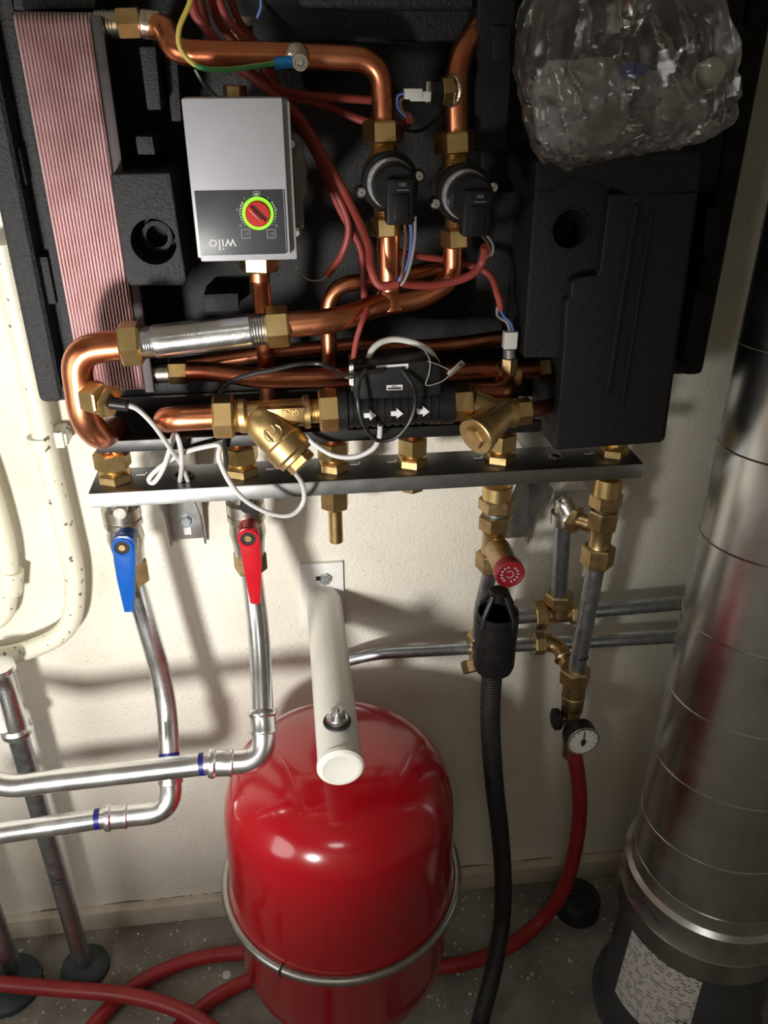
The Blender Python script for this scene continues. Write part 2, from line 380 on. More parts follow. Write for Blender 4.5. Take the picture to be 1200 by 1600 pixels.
def rootloc(p):
    while p.parent: p = p.parent
    return V(p['_loc'])
def part(parent, name, m, mat, label=None, smooth=True, angle=35, kind=None):
    o = link(name, m, mat, rootloc(parent), parent, smooth, angle)
    if label: o['label'] = label
    if kind: o['kind'] = kind
    return o
def solo(name, m, mat, label, cat, group=None, kind=None, smooth=True, angle=35):
    lo = [min(q[i] for q in m.v) for i in range(3)]; hi = [max(q[i] for q in m.v) for i in range(3)]
    org = V(((lo[0]+hi[0])/2, (lo[1]+hi[1])/2, lo[2]))
    o = link(name, m, mat, org, None, smooth, angle); o.location = org; o['_loc'] = list(org)
    if label: o['label'] = label
    if cat: o['category'] = cat
    if group: o['group'] = group
    if kind: o['kind'] = kind
    return o
def boolcut(m, cutter):
    def mkobj(q):
        me = bpy.data.meshes.new('cut'); me.from_pydata([tuple(x) for x in q.v], [], q.f)
        bm = bmesh.new(); bm.from_mesh(me); bmesh.ops.recalc_face_normals(bm, faces=bm.faces); bm.to_mesh(me); bm.free()
        o = bpy.data.objects.new('cut', me); COL.objects.link(o); return o
    a = mkobj(m); b = mkobj(cutter); md = a.modifiers.new('b', 'BOOLEAN'); md.operation = 'DIFFERENCE'; md.object = b; md.solver = 'EXACT'
    dg = bpy.context.evaluated_depsgraph_get(); me = bpy.data.meshes.new_from_object(a.evaluated_get(dg))
    o = MB().add([v.co.copy() for v in me.vertices], [tuple(p.vertices) for p in me.polygons])
    for x in (a, b): bpy.data.objects.remove(x)
    return o
def text(s, size, origin, xd, yd, ext=0.0003, align='CENTER'):
    cu = bpy.data.curves.new('t', 'FONT'); cu.body = s; cu.size = size; cu.extrude = ext; cu.align_x = align; cu.align_y = 'CENTER'; cu.resolution_u = 4
    o = bpy.data.objects.new('t', cu); COL.objects.link(o)
    dg = bpy.context.evaluated_depsgraph_get(); me = bpy.data.meshes.new_from_object(o.evaluated_get(dg))
    xd = V(xd).normalized(); yd = V(yd).normalized(); zd = xd.cross(yd); origin = V(origin)
    m = MB().add([origin+xd*v.co.x+yd*v.co.y+zd*v.co.z for v in me.vertices], [tuple(p.vertices) for p in me.polygons])
    bpy.data.objects.remove(o); return m
def many(*ms):
    o = MB()
    for q in ms: o.join(q)
    return o

# ================================================================== the room
def struct(name, m, mat): 
    o = solo(name, m, mat, None, None, kind='structure'); return o
wl = struct('wall_back', box((-1.6, 0.0, 0.0), (1.9, 0.12, 2.5)), 'wall_plaster')
fl = struct('floor', box((-1.6, -2.6, -0.08), (1.9, 0.12, 0.0)), 'concrete')
bb = struct('baseboard_back', box((-1.6, -0.020, 0.0), (1.9, 0.004, 0.052), 0.004), 'skirting_paint')
gm = MB()
for i in range(240):
    x_ = -0.75+i*0.006; h_ = 0.0045*max(0, noise.noise(V((x_*14, 0, 4)))+.12+.5*noise.noise(V((x_*70, 2, 4))))
    if h_ > 0.0002: gm.join(box((x_, -0.0012, 0.0495), (x_+0.0061, 0.0, 0.0522+h_)))
struct('grime_strip_1', gm, 'grime')  # uneven line of grime along the skirting top, built from thin boxes
struct('wall_left', box((-1.72, -2.6, 0.0), (-1.6, 0.12, 2.5)), 'wall_plaster')
struct('wall_right', box((1.9, -2.6, 0.0), (2.02, 0.12, 2.5)), 'wall_plaster')
struct('wall_front', box((-1.72, -2.72, 0.0), (2.02, -2.6, 2.5)), 'wall_plaster')
struct('ceiling', box((-1.72, -2.72, 2.5), (2.02, 0.12, 2.58)), 'wall_plaster')

# ================================================================== black foam insulation of the unit
SH = thing('insulation_shell', 'black foam back shell fixed to the wall behind copper pipes', 'insulation', A(570, 600, -0.06))
zb = A(80, 630, -0.12).z                      # bottom of the shell
xl0 = A(60, 625, -0.12).x; xr0 = A(1100, 583, -0.12).x
part(SH, 'back_panel', box((xl0+0.012, -0.055, zb), (xr0-0.012, -0.006, 1.80), 0.006), 'foam_fine')
# left side flange with raised ribs
xin = -0.256
part(SH, 'side_flange', box((xl0, -0.12, zb), (xl0+0.030, -0.012, 1.80), 0.010, 3), 'foam')
part(SH, 'flange_floor', box((xl0+0.022, -0.085, zb+0.004), (xin, -0.03, 1.80), 0.004), 'foam')
part(SH, 'side_wall', box((xin-0.012, -0.125, zb+0.02), (xin, -0.03, 1.80), 0.004), 'foam')
for (x0, y0, x1, y1) in ((0, 180, 9, 226), (18, 230, 38, 290), (18, 310, 58, 425), (64, 400, 82, 475), (64, 490, 92, 600)):
    a = A((x0+x1)/2, y0, -0.10); b = A((x0+x1)/2, y1, -0.10); xm = (a.x+b.x)/2
    part(SH, 'rib', box((xm-0.007, -0.104, b.z), (xm+0.007, -0.07, a.z), 0.003), 'foam')
part(SH, 'bottom_lip', box((xl0+0.01, -0.115, zb), (xr0-0.01, -0.02, zb+0.022), 0.008, 3), 'foam')
# right side flange
part(SH, 'side_flange', box((xr0-0.030, -0.12, zb), (xr0, -0.012, 1.80), 0.010, 3), 'foam_fine')
# foam blocks beside and above the heat exchanger
Yb = -0.215
fb = slab([(172, 272), (266, 270), (292, 440), (288, 447), (204, 447), (197, 440)], Yb, -0.05, 0.004, 3)
hc = A(240, 378, Yb)
fb = boolcut(fb, cyl(hc + V((0, -0.02, 0)), hc + V((0, 0.07, 0)), W(35, hc), 40))
part(SH, 'block', fb, 'foam', 'speckled foam block with a round socket hole')
so = part(SH, 'socket', many(annulus(hc+V((0, 0.03, 0)), (0, 1, 0), W(17, hc), W(24, hc), 0.035), annulus(hc+V((0, 0.042, 0)), (0, 1, 0), W(23, hc), W(36, hc), 0.02)), 'foam_fine')
part(SH, 'socket_floor', cyl(hc+V((0, 0.055, 0)), hc+V((0, 0.068, 0)), W(35, hc)), 'dark_hole')
part(SH, 'rib', slab([(217, 73), (243, 73), (252, 172), (230, 172)], -0.175, -0.05, 0.002), 'foam')
part(SH, 'rib', slab([(211, 213), (238, 213), (243, 242), (215, 242)], -0.185, -0.05, 0.002), 'foam')
part(SH, 'rib', slab([(256, 80), (276, 80), (284, 190), (268, 190)], -0.14, -0.05, 0.002), 'foam')
part(SH, 'rib', slab([(330, 100), (470, 110), (480, 150), (330, 150)], -0.10, -0.05, 0.002), 'foam')
part(SH, 'rib', slab([(318, 460), (372, 458), (374, 486), (320, 488)], -0.10, -0.05, 0.002), 'foam_fine')
# top block
part(SH, 'top_block', slab([(405, -60), (412, 0), (447, 36), (470, 65), (742, 66), (742, -60)], -0.19, -0.04, 0.004, 3), 'foam')
part(SH, 'top_ledge', slab([(455, -60), (470, 12), (742, 16), (742, -60)], -0.225, -0.17, 0.006, 3), 'foam')
part(SH, 'top_block', slab([(20, -60), (20, 16), (150, 14), (150, -60)], -0.16, -0.04, 0.003), 'foam')
# right hand upper face of the shell, behind the bag
part(SH, 'upper_face', slab([(745, -60), (752, 330), (1118, 300), (1178, -60)], -0.13, -0.04, 0.004), 'foam_fine')
part(SH, 'seam_strip', slab([(768, 40), (798, 40), (798, 96), (768, 96)], -0.238, -0.225, 0.001), 'foam_fine')
part(SH, 'seam_strip', slab([(1150, 40), (1178, 40), (1172, 90), (1146, 90)], -0.145, -0.10, 0.002), 'foam_fine')
lx = A(818, 560, -0.239).x
part(SH, 'lower_face', box((A(752, 300, -0.16).x, -0.16, A(780, 496, -0.16).z), (lx-0.001, -0.04, A(780, 300, -0.16).z), 0.003), 'foam_fine')
cx0 = A(746, 40, -0.235).x
part(SH, 'column', box((cx0, -0.235, A(770, 236, -0.235).z), (A(805, 40, -0.235).x, -0.10, 1.80), 0.004, 3), 'foam_fine')
part(SH, 'side_rib', slab([(1106, 325), (1140, 325), (1118, 400), (1098, 400)], -0.135, -0.10, 0.002), 'foam_fine')
part(SH, 'side_rib', slab([(1088, 455), (1110, 455), (1086, 560), (1068, 560)], -0.135, -0.10, 0.002), 'foam_fine')

# foam cover standing proud at the right
CV = thing('foam_cover', 'smooth black foam cover with a stepped ridge and round hole above the rail', 'cover', A(950, 695, -0.2))
Yc = -0.255
cvm = slab([(1022, 285), (1084, 280), (1072, 430), (1035, 690), (866, 703), (890, 465), (858, 465), (866, 285)], Yc+0.014, -0.06, 0.006, 3)
hc2 = A(891, 358, Yc+0.016)
part(CV, 'body', boolcut(slab([(838, 262), (1098, 255), (1040, 686), (1033, 692), (870, 704), (864, 700), (880, 560), (818, 560)], Yc+0.016, -0.131, 0.007, 3), cyl(hc2+V((0, -.02, 0)), hc2+V((0, .05, 0)), W(29, hc2), 40)), 'foam_fine')
st = slab([(953, 303), (1090, 300), (1034, 690), (867, 702), (880, 560), (884, 470), (892, 464), (893, 440), (902, 434), (934, 430), (938, 422)], Yc, Yc+0.02, 0.003, 3)
part(CV, 'raised_panel', st, 'foam_fine')
part(CV, 'collar', annulus(hc2, (0, -1, 0), W(29, hc2), W(32, hc2), 0.0015), 'foam_fine')
part(CV, 'hole_plug', cyl(hc2+V((0, 0.052, 0)), hc2+V((0, 0.046, 0)), W(28, hc2)), 'dark_hole')
for q in ([(992, 320), (1000, 320), (953, 622), (945, 622)], [(1018, 325), (1022, 325), (974, 642), (970, 642)]):
    part(CV, 'rib', slab(q, Yc-0.004, Yc+0.004, 0.002), 'foam_fine')
part(CV, 'ledge', slab([(838, 250), (985, 236), (1098, 236), (1092, 300), (990, 306), (900, 276), (868, 300), (835, 300)], Yc-0.004, -0.131, 0.005, 3), 'foam_fine')

# drip tray
tz = A(500, 688, -0.225).z
TR = thing('drip_tray', 'shiny black metal tray edge under the pipework', 'tray', (0.1, -0.15, tz))
tx0 = A(150, 695, -0.225).x; tx1 = A(845, 668, -0.225).x
part(TR, 'base', box((tx0, -0.225, tz), (tx1, -0.06, tz+0.004), 0.001), 'black_metal')
part(TR, 'front_lip', box((tx0, -0.228, tz-0.002), (tx1, -0.222, tz+0.013), 0.0015), 'black_metal')
part(TR, 'rear_fold', box((tx0+0.005, -0.120, tz+0.003), (tx1+0.03, -0.115, zb+0.004), 0.001), 'black_metal')

# ================================================================== heat exchanger
Ye = -0.19
HX = thing('plate_heat_exchanger', 'tall copper brazed plate heat exchanger with fine vertical ridges', 'heat exchanger', (-0.2, -0.13, 1.21))
ex0 = A(22, 40, Ye).x; ex1 = A(146, 60, Ye).x; ez1 = A(80, 18, Ye).z; ez0 = A(190, 613, Ye).z
n = 20; m = MB(); pw = (ex1-ex0)/n
for i in range(n):
    x = ex0 + pw*(i+0.5); h = pw*0.37; pr = [(-h, 0.009), (-h*0.75, 0.0008), (0, -0.0006), (h*0.75, 0.0008), (h, 0.009)]
    rows = [(ez0, 0.007), (ez0+0.002, 0.002), (ez0+0.008, 0), (ez1-0.010, 0), (ez1-0.003, 0.003), (ez1, 0.009)]
    vs = [(x+a, Ye+b+c, z) for z, c in rows for a, b in pr]
    fs = [(r*5+k, r*5+k+1, r*5+5+k+1, r*5+5+k) for r in range(len(rows)-1) for k in range(4)]
    m.add(vs, fs)
part(HX, 'plate_pack', m, 'plate_pack', kind='stuff')
part(HX, 'core', box((ex0+0.001, Ye+0.008, ez0+0.001), (ex1-0.001, -0.06, ez1-0.004), 0.002), 'end_plate')
part(HX, 'end_plate', box((ex1-0.0005, Ye+0.003, ez0-0.003), (ex1+0.010, Ye+0.014, ez1-0.003), 0.001), 'end_plate')
def hx_port(y, xa, xb, Y, w_):
    a = A(xa, y, Y); b = A(xb, y-1, Y); a.x = ex1
    part(HX, 'port', thread(a, b, W(w_/2, b), 7, 0.05), 'nickel')
hx_port(38, 150, 186, -0.165, 40); hx_port(583, 240, 268, -0.165, 32)

# ================================================================== circulation pump
Yp = -0.34
PU = thing('circulation_pump', 'grey box-shaped circulation pump with dark control panel and red dial', 'pump', A(400, 410, Yp))
px0 = A(283, 155, Yp).x; px1 = A(441, 155, Yp).x; pz1 = A(360, 153, Yp).z; pz0 = A(380, 402, Yp).z
part(PU, 'front_cover', box((px0, Yp, pz0), (px1, Yp+0.030, pz1), 0.0018), 'pump_grey')
part(PU, 'housing', box((px0+0.0015, Yp+0.010, pz0-0.0055), (px1+0.0065, Yp+0.085, pz1-0.003), 0.002), 'pump_lip')
def pf(x, y, o=0.0): p = A(x, y, Yp); p.y = Yp-o; return p
a = pf(302, 297); b = pf(438, 297); c = pf(446, 397); d = pf(312, 397)
xa = px0+0.003; xb = px1-0.004
part(PU, 'control_panel', box((xa, Yp-0.0008, pf(380, 398).z), (xb, Yp+0.004, pf(380, 297).z), 0.0004), 'panel_grey')
part(PU, 'panel_edge', box((xb+0.0008, Yp-0.0006, pf(380, 396).z), (xb+0.0016, Yp+0.002, pf(380, 297).z)), 'print_black')
kc = pf(403, 333)
part(PU, 'indicator_ring', annulus(kc+V((0, -0.0007, 0)), (0, -1, 0), W(19.5, kc), W(24.5, kc), 0.0022), 'led_green', 'glowing green ring around the dial')
kb = part(PU, 'dial', cyl(kc, kc+V((0, -0.006, 0)), W(19.5, kc), 32, 0.0012), 'knob_red', 'red round dial')
dd = V((0.7, 0, -0.7)).normalized(); pp = V((0.7, 0, 0.7)).normalized(); r0 = W(17, kc)
part(kb, 'grip', obox(kc+V((0, -0.0066, 0))-pp*r0*0.12, dd*r0*0.95, pp*r0*0.17, V((0, 0.0012, 0)), 0.0006), 'knob_red')
part(kb, 'pointer', obox(kc+V((0, -0.0079, 0))-pp*r0*0.12, dd*r0*0.55, pp*r0*0.05, V((0, 0.0003, 0))), 'print_black')
part(kb, 'slot', obox(kc+V((0, -0.0063, 0))+pp*r0*0.22, dd*r0*0.9, pp*r0*0.06, V((0, 0.0004, 0))), 'print_black')
part(PU, 'lettering', text('wilo', W(25, kc), pf(348, 381, 0.0010), (-1, 0, 0), (0, 0, -1), 0.0002), 'print_white', 'white lettering printed upside down')
mk_ = MB()
for s in (0, 1):
    for k in range(9):
        an = math.radians(-38+k*9); rr = W(27.5, kc); sx = 1 if s else -1
        p = kc + V((sx*math.cos(an)*rr, -0.0009, math.sin(an)*rr)); t = W(0.4+0.16*k, kc)
        mk_.join(obox(p, (W(0.9, kc), 0, 0), (0, 0.0002, 0), (0, 0, t)))
part(PU, 'scale_marks', mk_, 'print_white')
dg_ = MB()
for x, y, s in ((376, 352, '0'), (432, 352, '0'), (371, 327, '4'), (432, 327, '4'), (382, 309, '1'), (419, 309, '1')):
    dg_.join(text(s, W(7, kc), pf(x, y, 0.0010), (-1, 0, 0), (0, 0, -1), 0.0001))
part(PU, 'scale_digits', dg_, 'print_grey')
for x, y, k in ((384, 365, 0), (424, 365, 1), (401, 304, 2)):
    p = pf(x, y, 0.0010); h = W(6.5 if k < 2 else 4.8, kc); t = W(0.5, kc); ic = MB()
    for sx, sz in ((0, 1), (0, -1), (1, 0), (-1, 0)):
        ic.join(obox(p+V((sx*h, 0, sz*h)), (h if sz else t, 0, 0), (0, 0.0002, 0), (0, 0, h if sx else t)))
    if k == 0: ic.join(tube([p+V((h*.5, 0, h*.5)), p+V((h*.5, 0, -h*.5)), p+V((-h*.6, 0, -h*.5)), p+V((h*.3, 0, h*.3))], t, 5))
    if k == 1: ic.join(tube([p+V((h*.5, 0, h*.5)), p+V((h*.5, 0, -h*.5)), p+V((-h*.6, 0, -h*.5))], t, 5)).join(tube([p+V((h*.5, 0, 0.1*h)), p+V((-h*.5, 0, .1*h))], t, 5))
    if k == 2: ic.join(obox(p, (h*.6, 0, 0), (0, 0.0002, 0), (0, 0, h*.6)))
    part(PU, 'symbol', ic, 'print_grey')
# hydraulic body, casting and unions behind the box
vb = A(405, 300, -0.23); vx = vb.x
part(PU, 'motor_body', lathe([(0, 0.030), (0.05, 0.036), (0.075, 0.036)], (vx-0.01, -0.26, 1.47), (0, 1, 0), 32), 'cast_alu')
fg = slab([(446, 208), (462, 206), (472, 216), (474, 236), (480, 262), (481, 300), (474, 320), (476, 352), (470, 368), (458, 374), (446, 360)], -0.225, -0.19, 0.003)
part(PU, 'flange', fg, 'cast_alu', 'dull cast metal flange with two screws')
for x, y in ((454, 224), (461, 362)):
    p = A(x, y, -0.226); part(PU, 'screw', many(cyl(p+V((0, 0.01, 0)), p+V((0, -0.006, 0)), W(8, p), 20, 0.001), annulus(p+V((0, -0.006, 0)), (0, -1, 0), W(2, p), W(5, p), 0.0005)), 'stainless')
def vpart(t, name, x0, y0, x1, y1, Y, w_, kind, mat, **k):
    a = A(x0, y0, Y); b = A(x1, y1, Y); r = px_w(a, b, w_)
    g = dict(hex=lambda: hexn(a, b, r*1.04, k.get('ph', 0.3)), cyl=lambda: cyl(a, b, r, 28, min(0.0012, r*.1)), thread=lambda: thread(a, b, r, k.get('n', 5)))[kind]()
    return part(t, name, g, mat, k.get('label'))
vpart(PU, 'union_nut', 404, 396, 405, 423, -0.235, 60, 'hex', 'brass_old')
vpart(PU, 'union_nut', 367, 133, 368, 158, -0.22, 36, 'hex', 'brass')

# ================================================================== copper pipework
def cpipe(name, label, pts, w_, rad=0.03, mat='copper', thin=None, seg=18, nuts=()):
    P = AL(pts); rs = None
    path = fillet(P, rad)
    r = px_w(P[0], P[-1], w_) if not isinstance(w_, tuple) else None
    if r is None:
        r0 = W(w_[0], P[0])/2; r1 = W(w_[1], P[-1])/2; n_ = len(path); r = [r0+(r1-r0)*min(1, max(0, (i/(n_-1)))) for i in range(n_)]
    loc = min(P, key=lambda q: q.z)
    t = thing(name, label, 'pipe', loc)
    part(t, 'tube', tube(path, r, seg), mat)
    return t
# pipe from heat exchanger over to the mixing valve
t = cpipe('copper_pipe', 'thick copper pipe running from the exchanger top past the earth wire to a mixing valve',
          [(226, 40, -0.20), (258, 42, -0.21), (274, 82, -0.245), (330, 84, -0.245), (470, 87, -0.245), (597, 93, -0.245), (598, 192, -0.245)], (38, 35), 0.035)
vpart(t, 'nut', 184, 36, 220, 35, -0.19, 45, 'hex', 'brass')
vpart(t, 'solder_sleeve', 220, 37, 252, 40, -0.203, 41, 'cyl', 'solder')
p = A(464, 86, -0.26); part(t, 'earth_boss', ball(p, W(18, p), 16, (1.1, 0.8, 1.0)), 'solder')
# pipe above the second mixing valve
t = cpipe('copper_pipe', 'short copper pipe bending up behind the foam with a white sensor plug', [(758, 28, -0.215), (742, 48, -0.219), (713, 98, -0.245), (714, 208, -0.245)], 35, 0.04)
s = vpart(t, 'sensor_boss', 672, 143, 692, 143, -0.262, 34, 'hex', 'black_plastic')
vpart(t, 'sensor_nut', 690, 142, 708, 141, -0.26, 42, 'hex', 'brass_old')
p = A(713, 141, -0.25); part(t, 'solder_joint', ringw(p+V((-0.006, -0.008, 0)), (1, 0.5, 0), W(20, p), W(4, p)), 'solder')
# pipe from the pump downwards
t = cpipe('copper_pipe', 'vertical copper pipe below the grey pump passing behind the steel nipple', [(405, 415, -0.232), (412, 500, -0.215), (420, 640, -0.174), (379, 668, -0.150), (379.5, 700, -0.150)], 27, 0.03)
vpart(t, 'socket', 405, 422, 406, 440, -0.235, 32, 'cyl', 'copper')
# manifold pipe
t = cpipe('copper_pipe', 'copper manifold pipe joining both mixing valves to the steel nipple', [(446, 508, -0.29), (535, 500, -0.29), (585, 477, -0.25), (664, 465, -0.245), (708, 436, -0.245), (708, 372, -0.245)], (40, 31), 0.03)
vpart(t, 'riser', 606, 362, 609, 480, -0.245, 34, 'cyl', 'copper')
p0 = A(608, 452, -0.245); p1 = A(609, 476, -0.245)
part(t, 'socket', lathe([(0, W(17, p0)), (0.012, W(24, p0)), (0.02, W(25, p0))], p0, p1-p0, 28), 'copper')
# return pipe bend
cpipe('copper_pipe', 'thin copper pipe bending over behind the manifold and dropping to the rail', [(690, 418, -0.18), (600, 437, -0.185), (512, 446, -0.188), (516, 640, -0.180), (519.5, 672, -0.152), (520.5, 700, -0.150)], 24, 0.035)
# pipes in the back
cpipe('copper_pipe', 'dark copper pipe at the back running level behind the steel nipple', [(268, 572, -0.13), (420, 552, -0.14), (560, 538, -0.14), (640, 543, -0.14), (700, 540, -0.14), (812, 524, -0.14)], 24, 0.02, 'copper_tarnished')
t = cpipe('copper_pipe', 'copper pipe running level from the exchanger foot behind the black flow meter', [(270, 581, -0.165), (340, 580, -0.19), (400, 592, -0.222), (540, 590, -0.222), (700, 582, -0.205), (850, 574, -0.19)], 30, 0.03, 'copper_tarnished')
vpart(t, 'nut', 264, 581, 294, 580, -0.172, 38, 'hex', 'brass')
vpart(t, 'sleeve', 758, 579, 772, 578, -0.197, 32, 'cyl', 'copper_tarnished')
vpart(t, 'nut', 841, 576, 858, 574, -0.19, 40, 'hex', 'brass_old')
# lower rear pipe
t = cpipe('copper_pipe', 'copper pipe lying low behind the strainer and under the flow meter', [(440, 677, -0.19), (700, 663, -0.19)], 20, 0.02, 'copper_tarnished')
vpart(t, 'nut', 670, 663, 698, 661, -0.195, 26, 'hex', 'brass')
# left elbow pipe
t = cpipe('copper_pipe', 'thick copper elbow pipe looping down at the lower left corner of the unit', [(200, 539, -0.29), (116, 547, -0.29), (131, 655, -0.29), (154, 682, -0.27), (182, 668, -0.17), (184, 700, -0.15)], 43, [0.045, 0.03, 0.03, 0.02])
p = A(142, 622, -0.315); q = A(166, 626, -0.335)
part(t, 'solder_joint', ball(p+V((0.002, 0.012, 0)), W(22, p), 16, (1, 1, 1)), 'solder')
part(t, 'boss', hexn(p, q, W(26, q), 0.4), 'brass')
q2 = A(176, 630, -0.338); part(t, 'gland_nut', hexn(q, q2, W(28, q), 0.1), 'brass')
q3 = A(200, 633, -0.34); part(t, 'gland', cyl(q2-(q3-q2)*0.2, q3, W(10, q3), 20, 0.001), 'black_plastic')
# lower front pipe
t = cpipe('copper_pipe', 'copper pipe stub entering the brass strainer from the left', [(345, 651, -0.29), (258, 655, -0.29), (263, 659, -0.20)], 37, 0.024)
# stainless nipple
NP = thing('steel_nipple', 'threaded galvanised steel nipple held between two brass nuts', 'pipe fitting', A(320, 530, -0.29))
a = A(222, 536, -0.29); b = A(418, 513, -0.29); R = px_w(a, b, 52); d = (b-a); Ln = d.length
part(NP, 'barrel', cyl(a+d*0.10, b-d*0.13, R, 36, 0.0008), 'stainless')
part(NP, 'thread', thread(a-d*0.03, a+d*0.10, R*0.97, 7), 'stainless'); part(NP, 'thread', thread(b-d*0.13, b+d*0.03, R*0.97, 7), 'stainless')
vpart(NP, 'nut', 189, 538, 222, 536, -0.29, 68, 'hex', 'brass', ph=0.2); vpart(NP, 'nut', 416, 512, 452, 509, -0.29, 62, 'hex', 'brass', ph=0.35)

# ================================================================== mixing valves with motor heads
def mixer(ox, oy, label, group):
    def q(x, y): return (x+ox, y+oy)
    Yv = -0.245
    t = thing('mixing_valve', label, 'valve', A(*q(600, 365), Yv), group)
    k = 1
    def vp(n_, x0, y0, x1, y1, w_, kd, mt, **kw): 
        a0, b0 = q(x0, y0), q(x1, y1); return vpart(t, n_, a0[0], a0[1], b0[0], b0[1], Yv, w_, kd, mt, **kw)
    vp('nut', 598, 187, 599, 222, 62, 'hex', 'brass', ph=0.15)
    vp('thread', 599, 220, 600, 240, 42, 'thread', 'brass')
    vp('thread', 601, 322, 602, 342, 34, 'thread', 'brass')
    vp('nut', 602, 338, 603, 368, 46 if not ox else 48, 'hex', 'brass', ph=0.2)
    c = A(*q(601, 276), Yv)
    part(t, 'body', many(ball(c, W(36, c), 24, (1, 0.9, 1.15)), lathe([(-0.01, W(22, c)), (0.03, W(36, c)), (0.034, W(38, c)), (0.038, W(38, c))], c, (0, -1, 0), 32)), 'brass_cast')
    f = c + V((0, -0.036, 0))
    part(t, 'flange', cyl(f, f+V((0, -0.010, 0)), W(45, f), 40, 0.002), 'black_plastic')
    g = f + V((0, -0.010, 0))
    part(t, 'felt_ring', cyl(g, g+V((0, -0.010, 0)), W(37, g), 40, 0.001), 'grey_felt', 'speckled grey ring')
    h = g + V((0, -0.010, 0)) + V((0.0015, 0, -0.001))
    mo = part(t, 'motor_head', cyl(h+V((0, 0.004, 0)), h+V((0, -0.020, 0)), W(35, h), 40, 0.003), 'black_plastic')
    e = h + V((0.004, -0.018, 0)); wx = W(22, e)
    part(mo, 'connector', box((e.x-wx, e.y-0.010, e.z-W(54, e)), (e.x+wx*0.9, e.y+0.012, e.z+W(14, e)), 0.002), 'black_plastic')
    part(mo, 'connector_latch', box((e.x-wx*0.55, e.y-0.0125, e.z-W(46, e)), (e.x+wx*0.5, e.y-0.008, e.z-W(8, e)), 0.001), 'black_plastic')
    part(mo, 'lettering', many(text('15G', W(7, e), (e.x+0.001, e.y-0.0104, e.z+W(6, e)), (1, 0, 0), (0, 0, 1), 0.0001),
         box((e.x-wx*0.3, e.y-0.0104, e.z-W(2.2, e)), (e.x+wx*0.55, e.y-0.0098, e.z-W(1.4, e)))), 'print_grey')
    for dx, dz in ((-45, -20), (45, 12)):
        p = f + V((W(dx, f), -0.008, W(dz, f)*0.7))
        ear = part(t, 'ear', cyl(p+V((0, 0.008, 0)), p, W(10, p), 20, 0.001), 'black_plastic')
        part(ear, 'screw', many(cyl(p, p+V((0, -0.004, 0)), W(7.5, p), 20, 0.0012), obox(p+V((0, -0.0042, 0)), (W(4, p), 0, 0), (0, 0.0003, 0), (0, 0, W(1, p))), obox(p+V((0, -0.0042, 0)), (W(1, p), 0, 0), (0, 0.0003, 0), (0, 0, W(4, p)))), 'stainless')
    return t, e
m1, e1 = mixer(0, 0, 'brass mixing valve with black motor head below the thick copper pipe', 'motorised mixing valves')
m2, e2 = mixer(111, 17, 'brass mixing valve with black motor head beside the right foam edge', 'motorised mixing valves')

# ================================================================== brass strainers and flow meter
Yl = -0.29
ST = thing('brass_strainer', 'cast brass Y-strainer marked PN20 with its cap pointing down right', 'strainer', A(420, 690, Yl))
vpart(ST, 'nut', 333, 651, 366, 650, Yl, 66, 'hex', 'brass', ph=0.25)
vpart(ST, 'thread', 364, 650, 378, 650, Yl, 52, 'thread', 'brass', n=3)
a = A(374, 650, Yl); b = A(484, 643, Yl); r = px_w(a, b, 46)
bd = part(ST, 'body', many(lathe([(0, r*1.15), (0.006, r*1.2), (0.010, r*.95), ((b-a).length-0.008, r*.95), ((b-a).length-0.006, r*1.15), ((b-a).length, r*1.15)], a, b-a, 28)), 'brass_cast')
pa = [A(x, y, Yl-r-0.002) for x, y in ((412, 640), (478, 637), (478, 658), (436, 660))]
part(ST, 'plate', prism(pa, (0, 0.02, 0), 0.002), 'brass_cast')
part(ST, 'lettering', text('PN20', W(12.5, pa[0]), A(453, 645, Yl-r-0.0024), (1, 0, 0.02), (0, 0, 1), 0.0009), 'brass_cast', 'raised cast lettering')
a = A(396, 645, Yl-0.004); b = A(464, 716, Yl-0.028); d = (b-a); L = d.length; r = px_w(a, b, 62)
part(ST, 'branch', lathe([(0, r*.6), (L*.12, r*.92), (L*.30, r), (L*.62, r*1.02), (L*.66, r*1.12), (L*.90, r*1.12), (L*.94, r*1.0), (L, r*.98)], a, d, 32), 'brass_cast')
part(ST, 'cap', hexn(b, b+d*0.16, r*0.78, 0.3), 'brass_cast')
vdir = (CAM-(a+d*0.5)).normalized(); nrm = (vdir - d.normalized()*vdir.dot(d.normalized())).normalized()
lc = a+d*0.47+nrm*(r*1.005); ux = d.normalized(); uy = nrm.cross(ux)
def lp(u, v): return lc + ux*u*r + uy*v*r
logo = many(tube(spline([lp(.45*math.cos(t), .45*math.sin(t)) - nrm*(0.1*r*math.sin(t)**2) for t in [math.radians(q) for q in range(-150, 121, 30)]], 4), r*.05, 6),
            tube(spline([lp(-.35, .22), lp(-.05, .18), lp(.05, -.1), lp(-.25, -.12), lp(-.22, -.28), lp(.30, -.30)], 5), r*.055, 6))
part(ST, 'emblem', logo, 'brass_cast', 'raised cast emblem')
vpart(ST, 'thread', 482, 643, 502, 642, Yl, 38, 'thread', 'brass', n=4)
vpart(ST, 'nut', 498, 642, 530, 640, Yl, 64, 'hex', 'brass', ph=0.25)

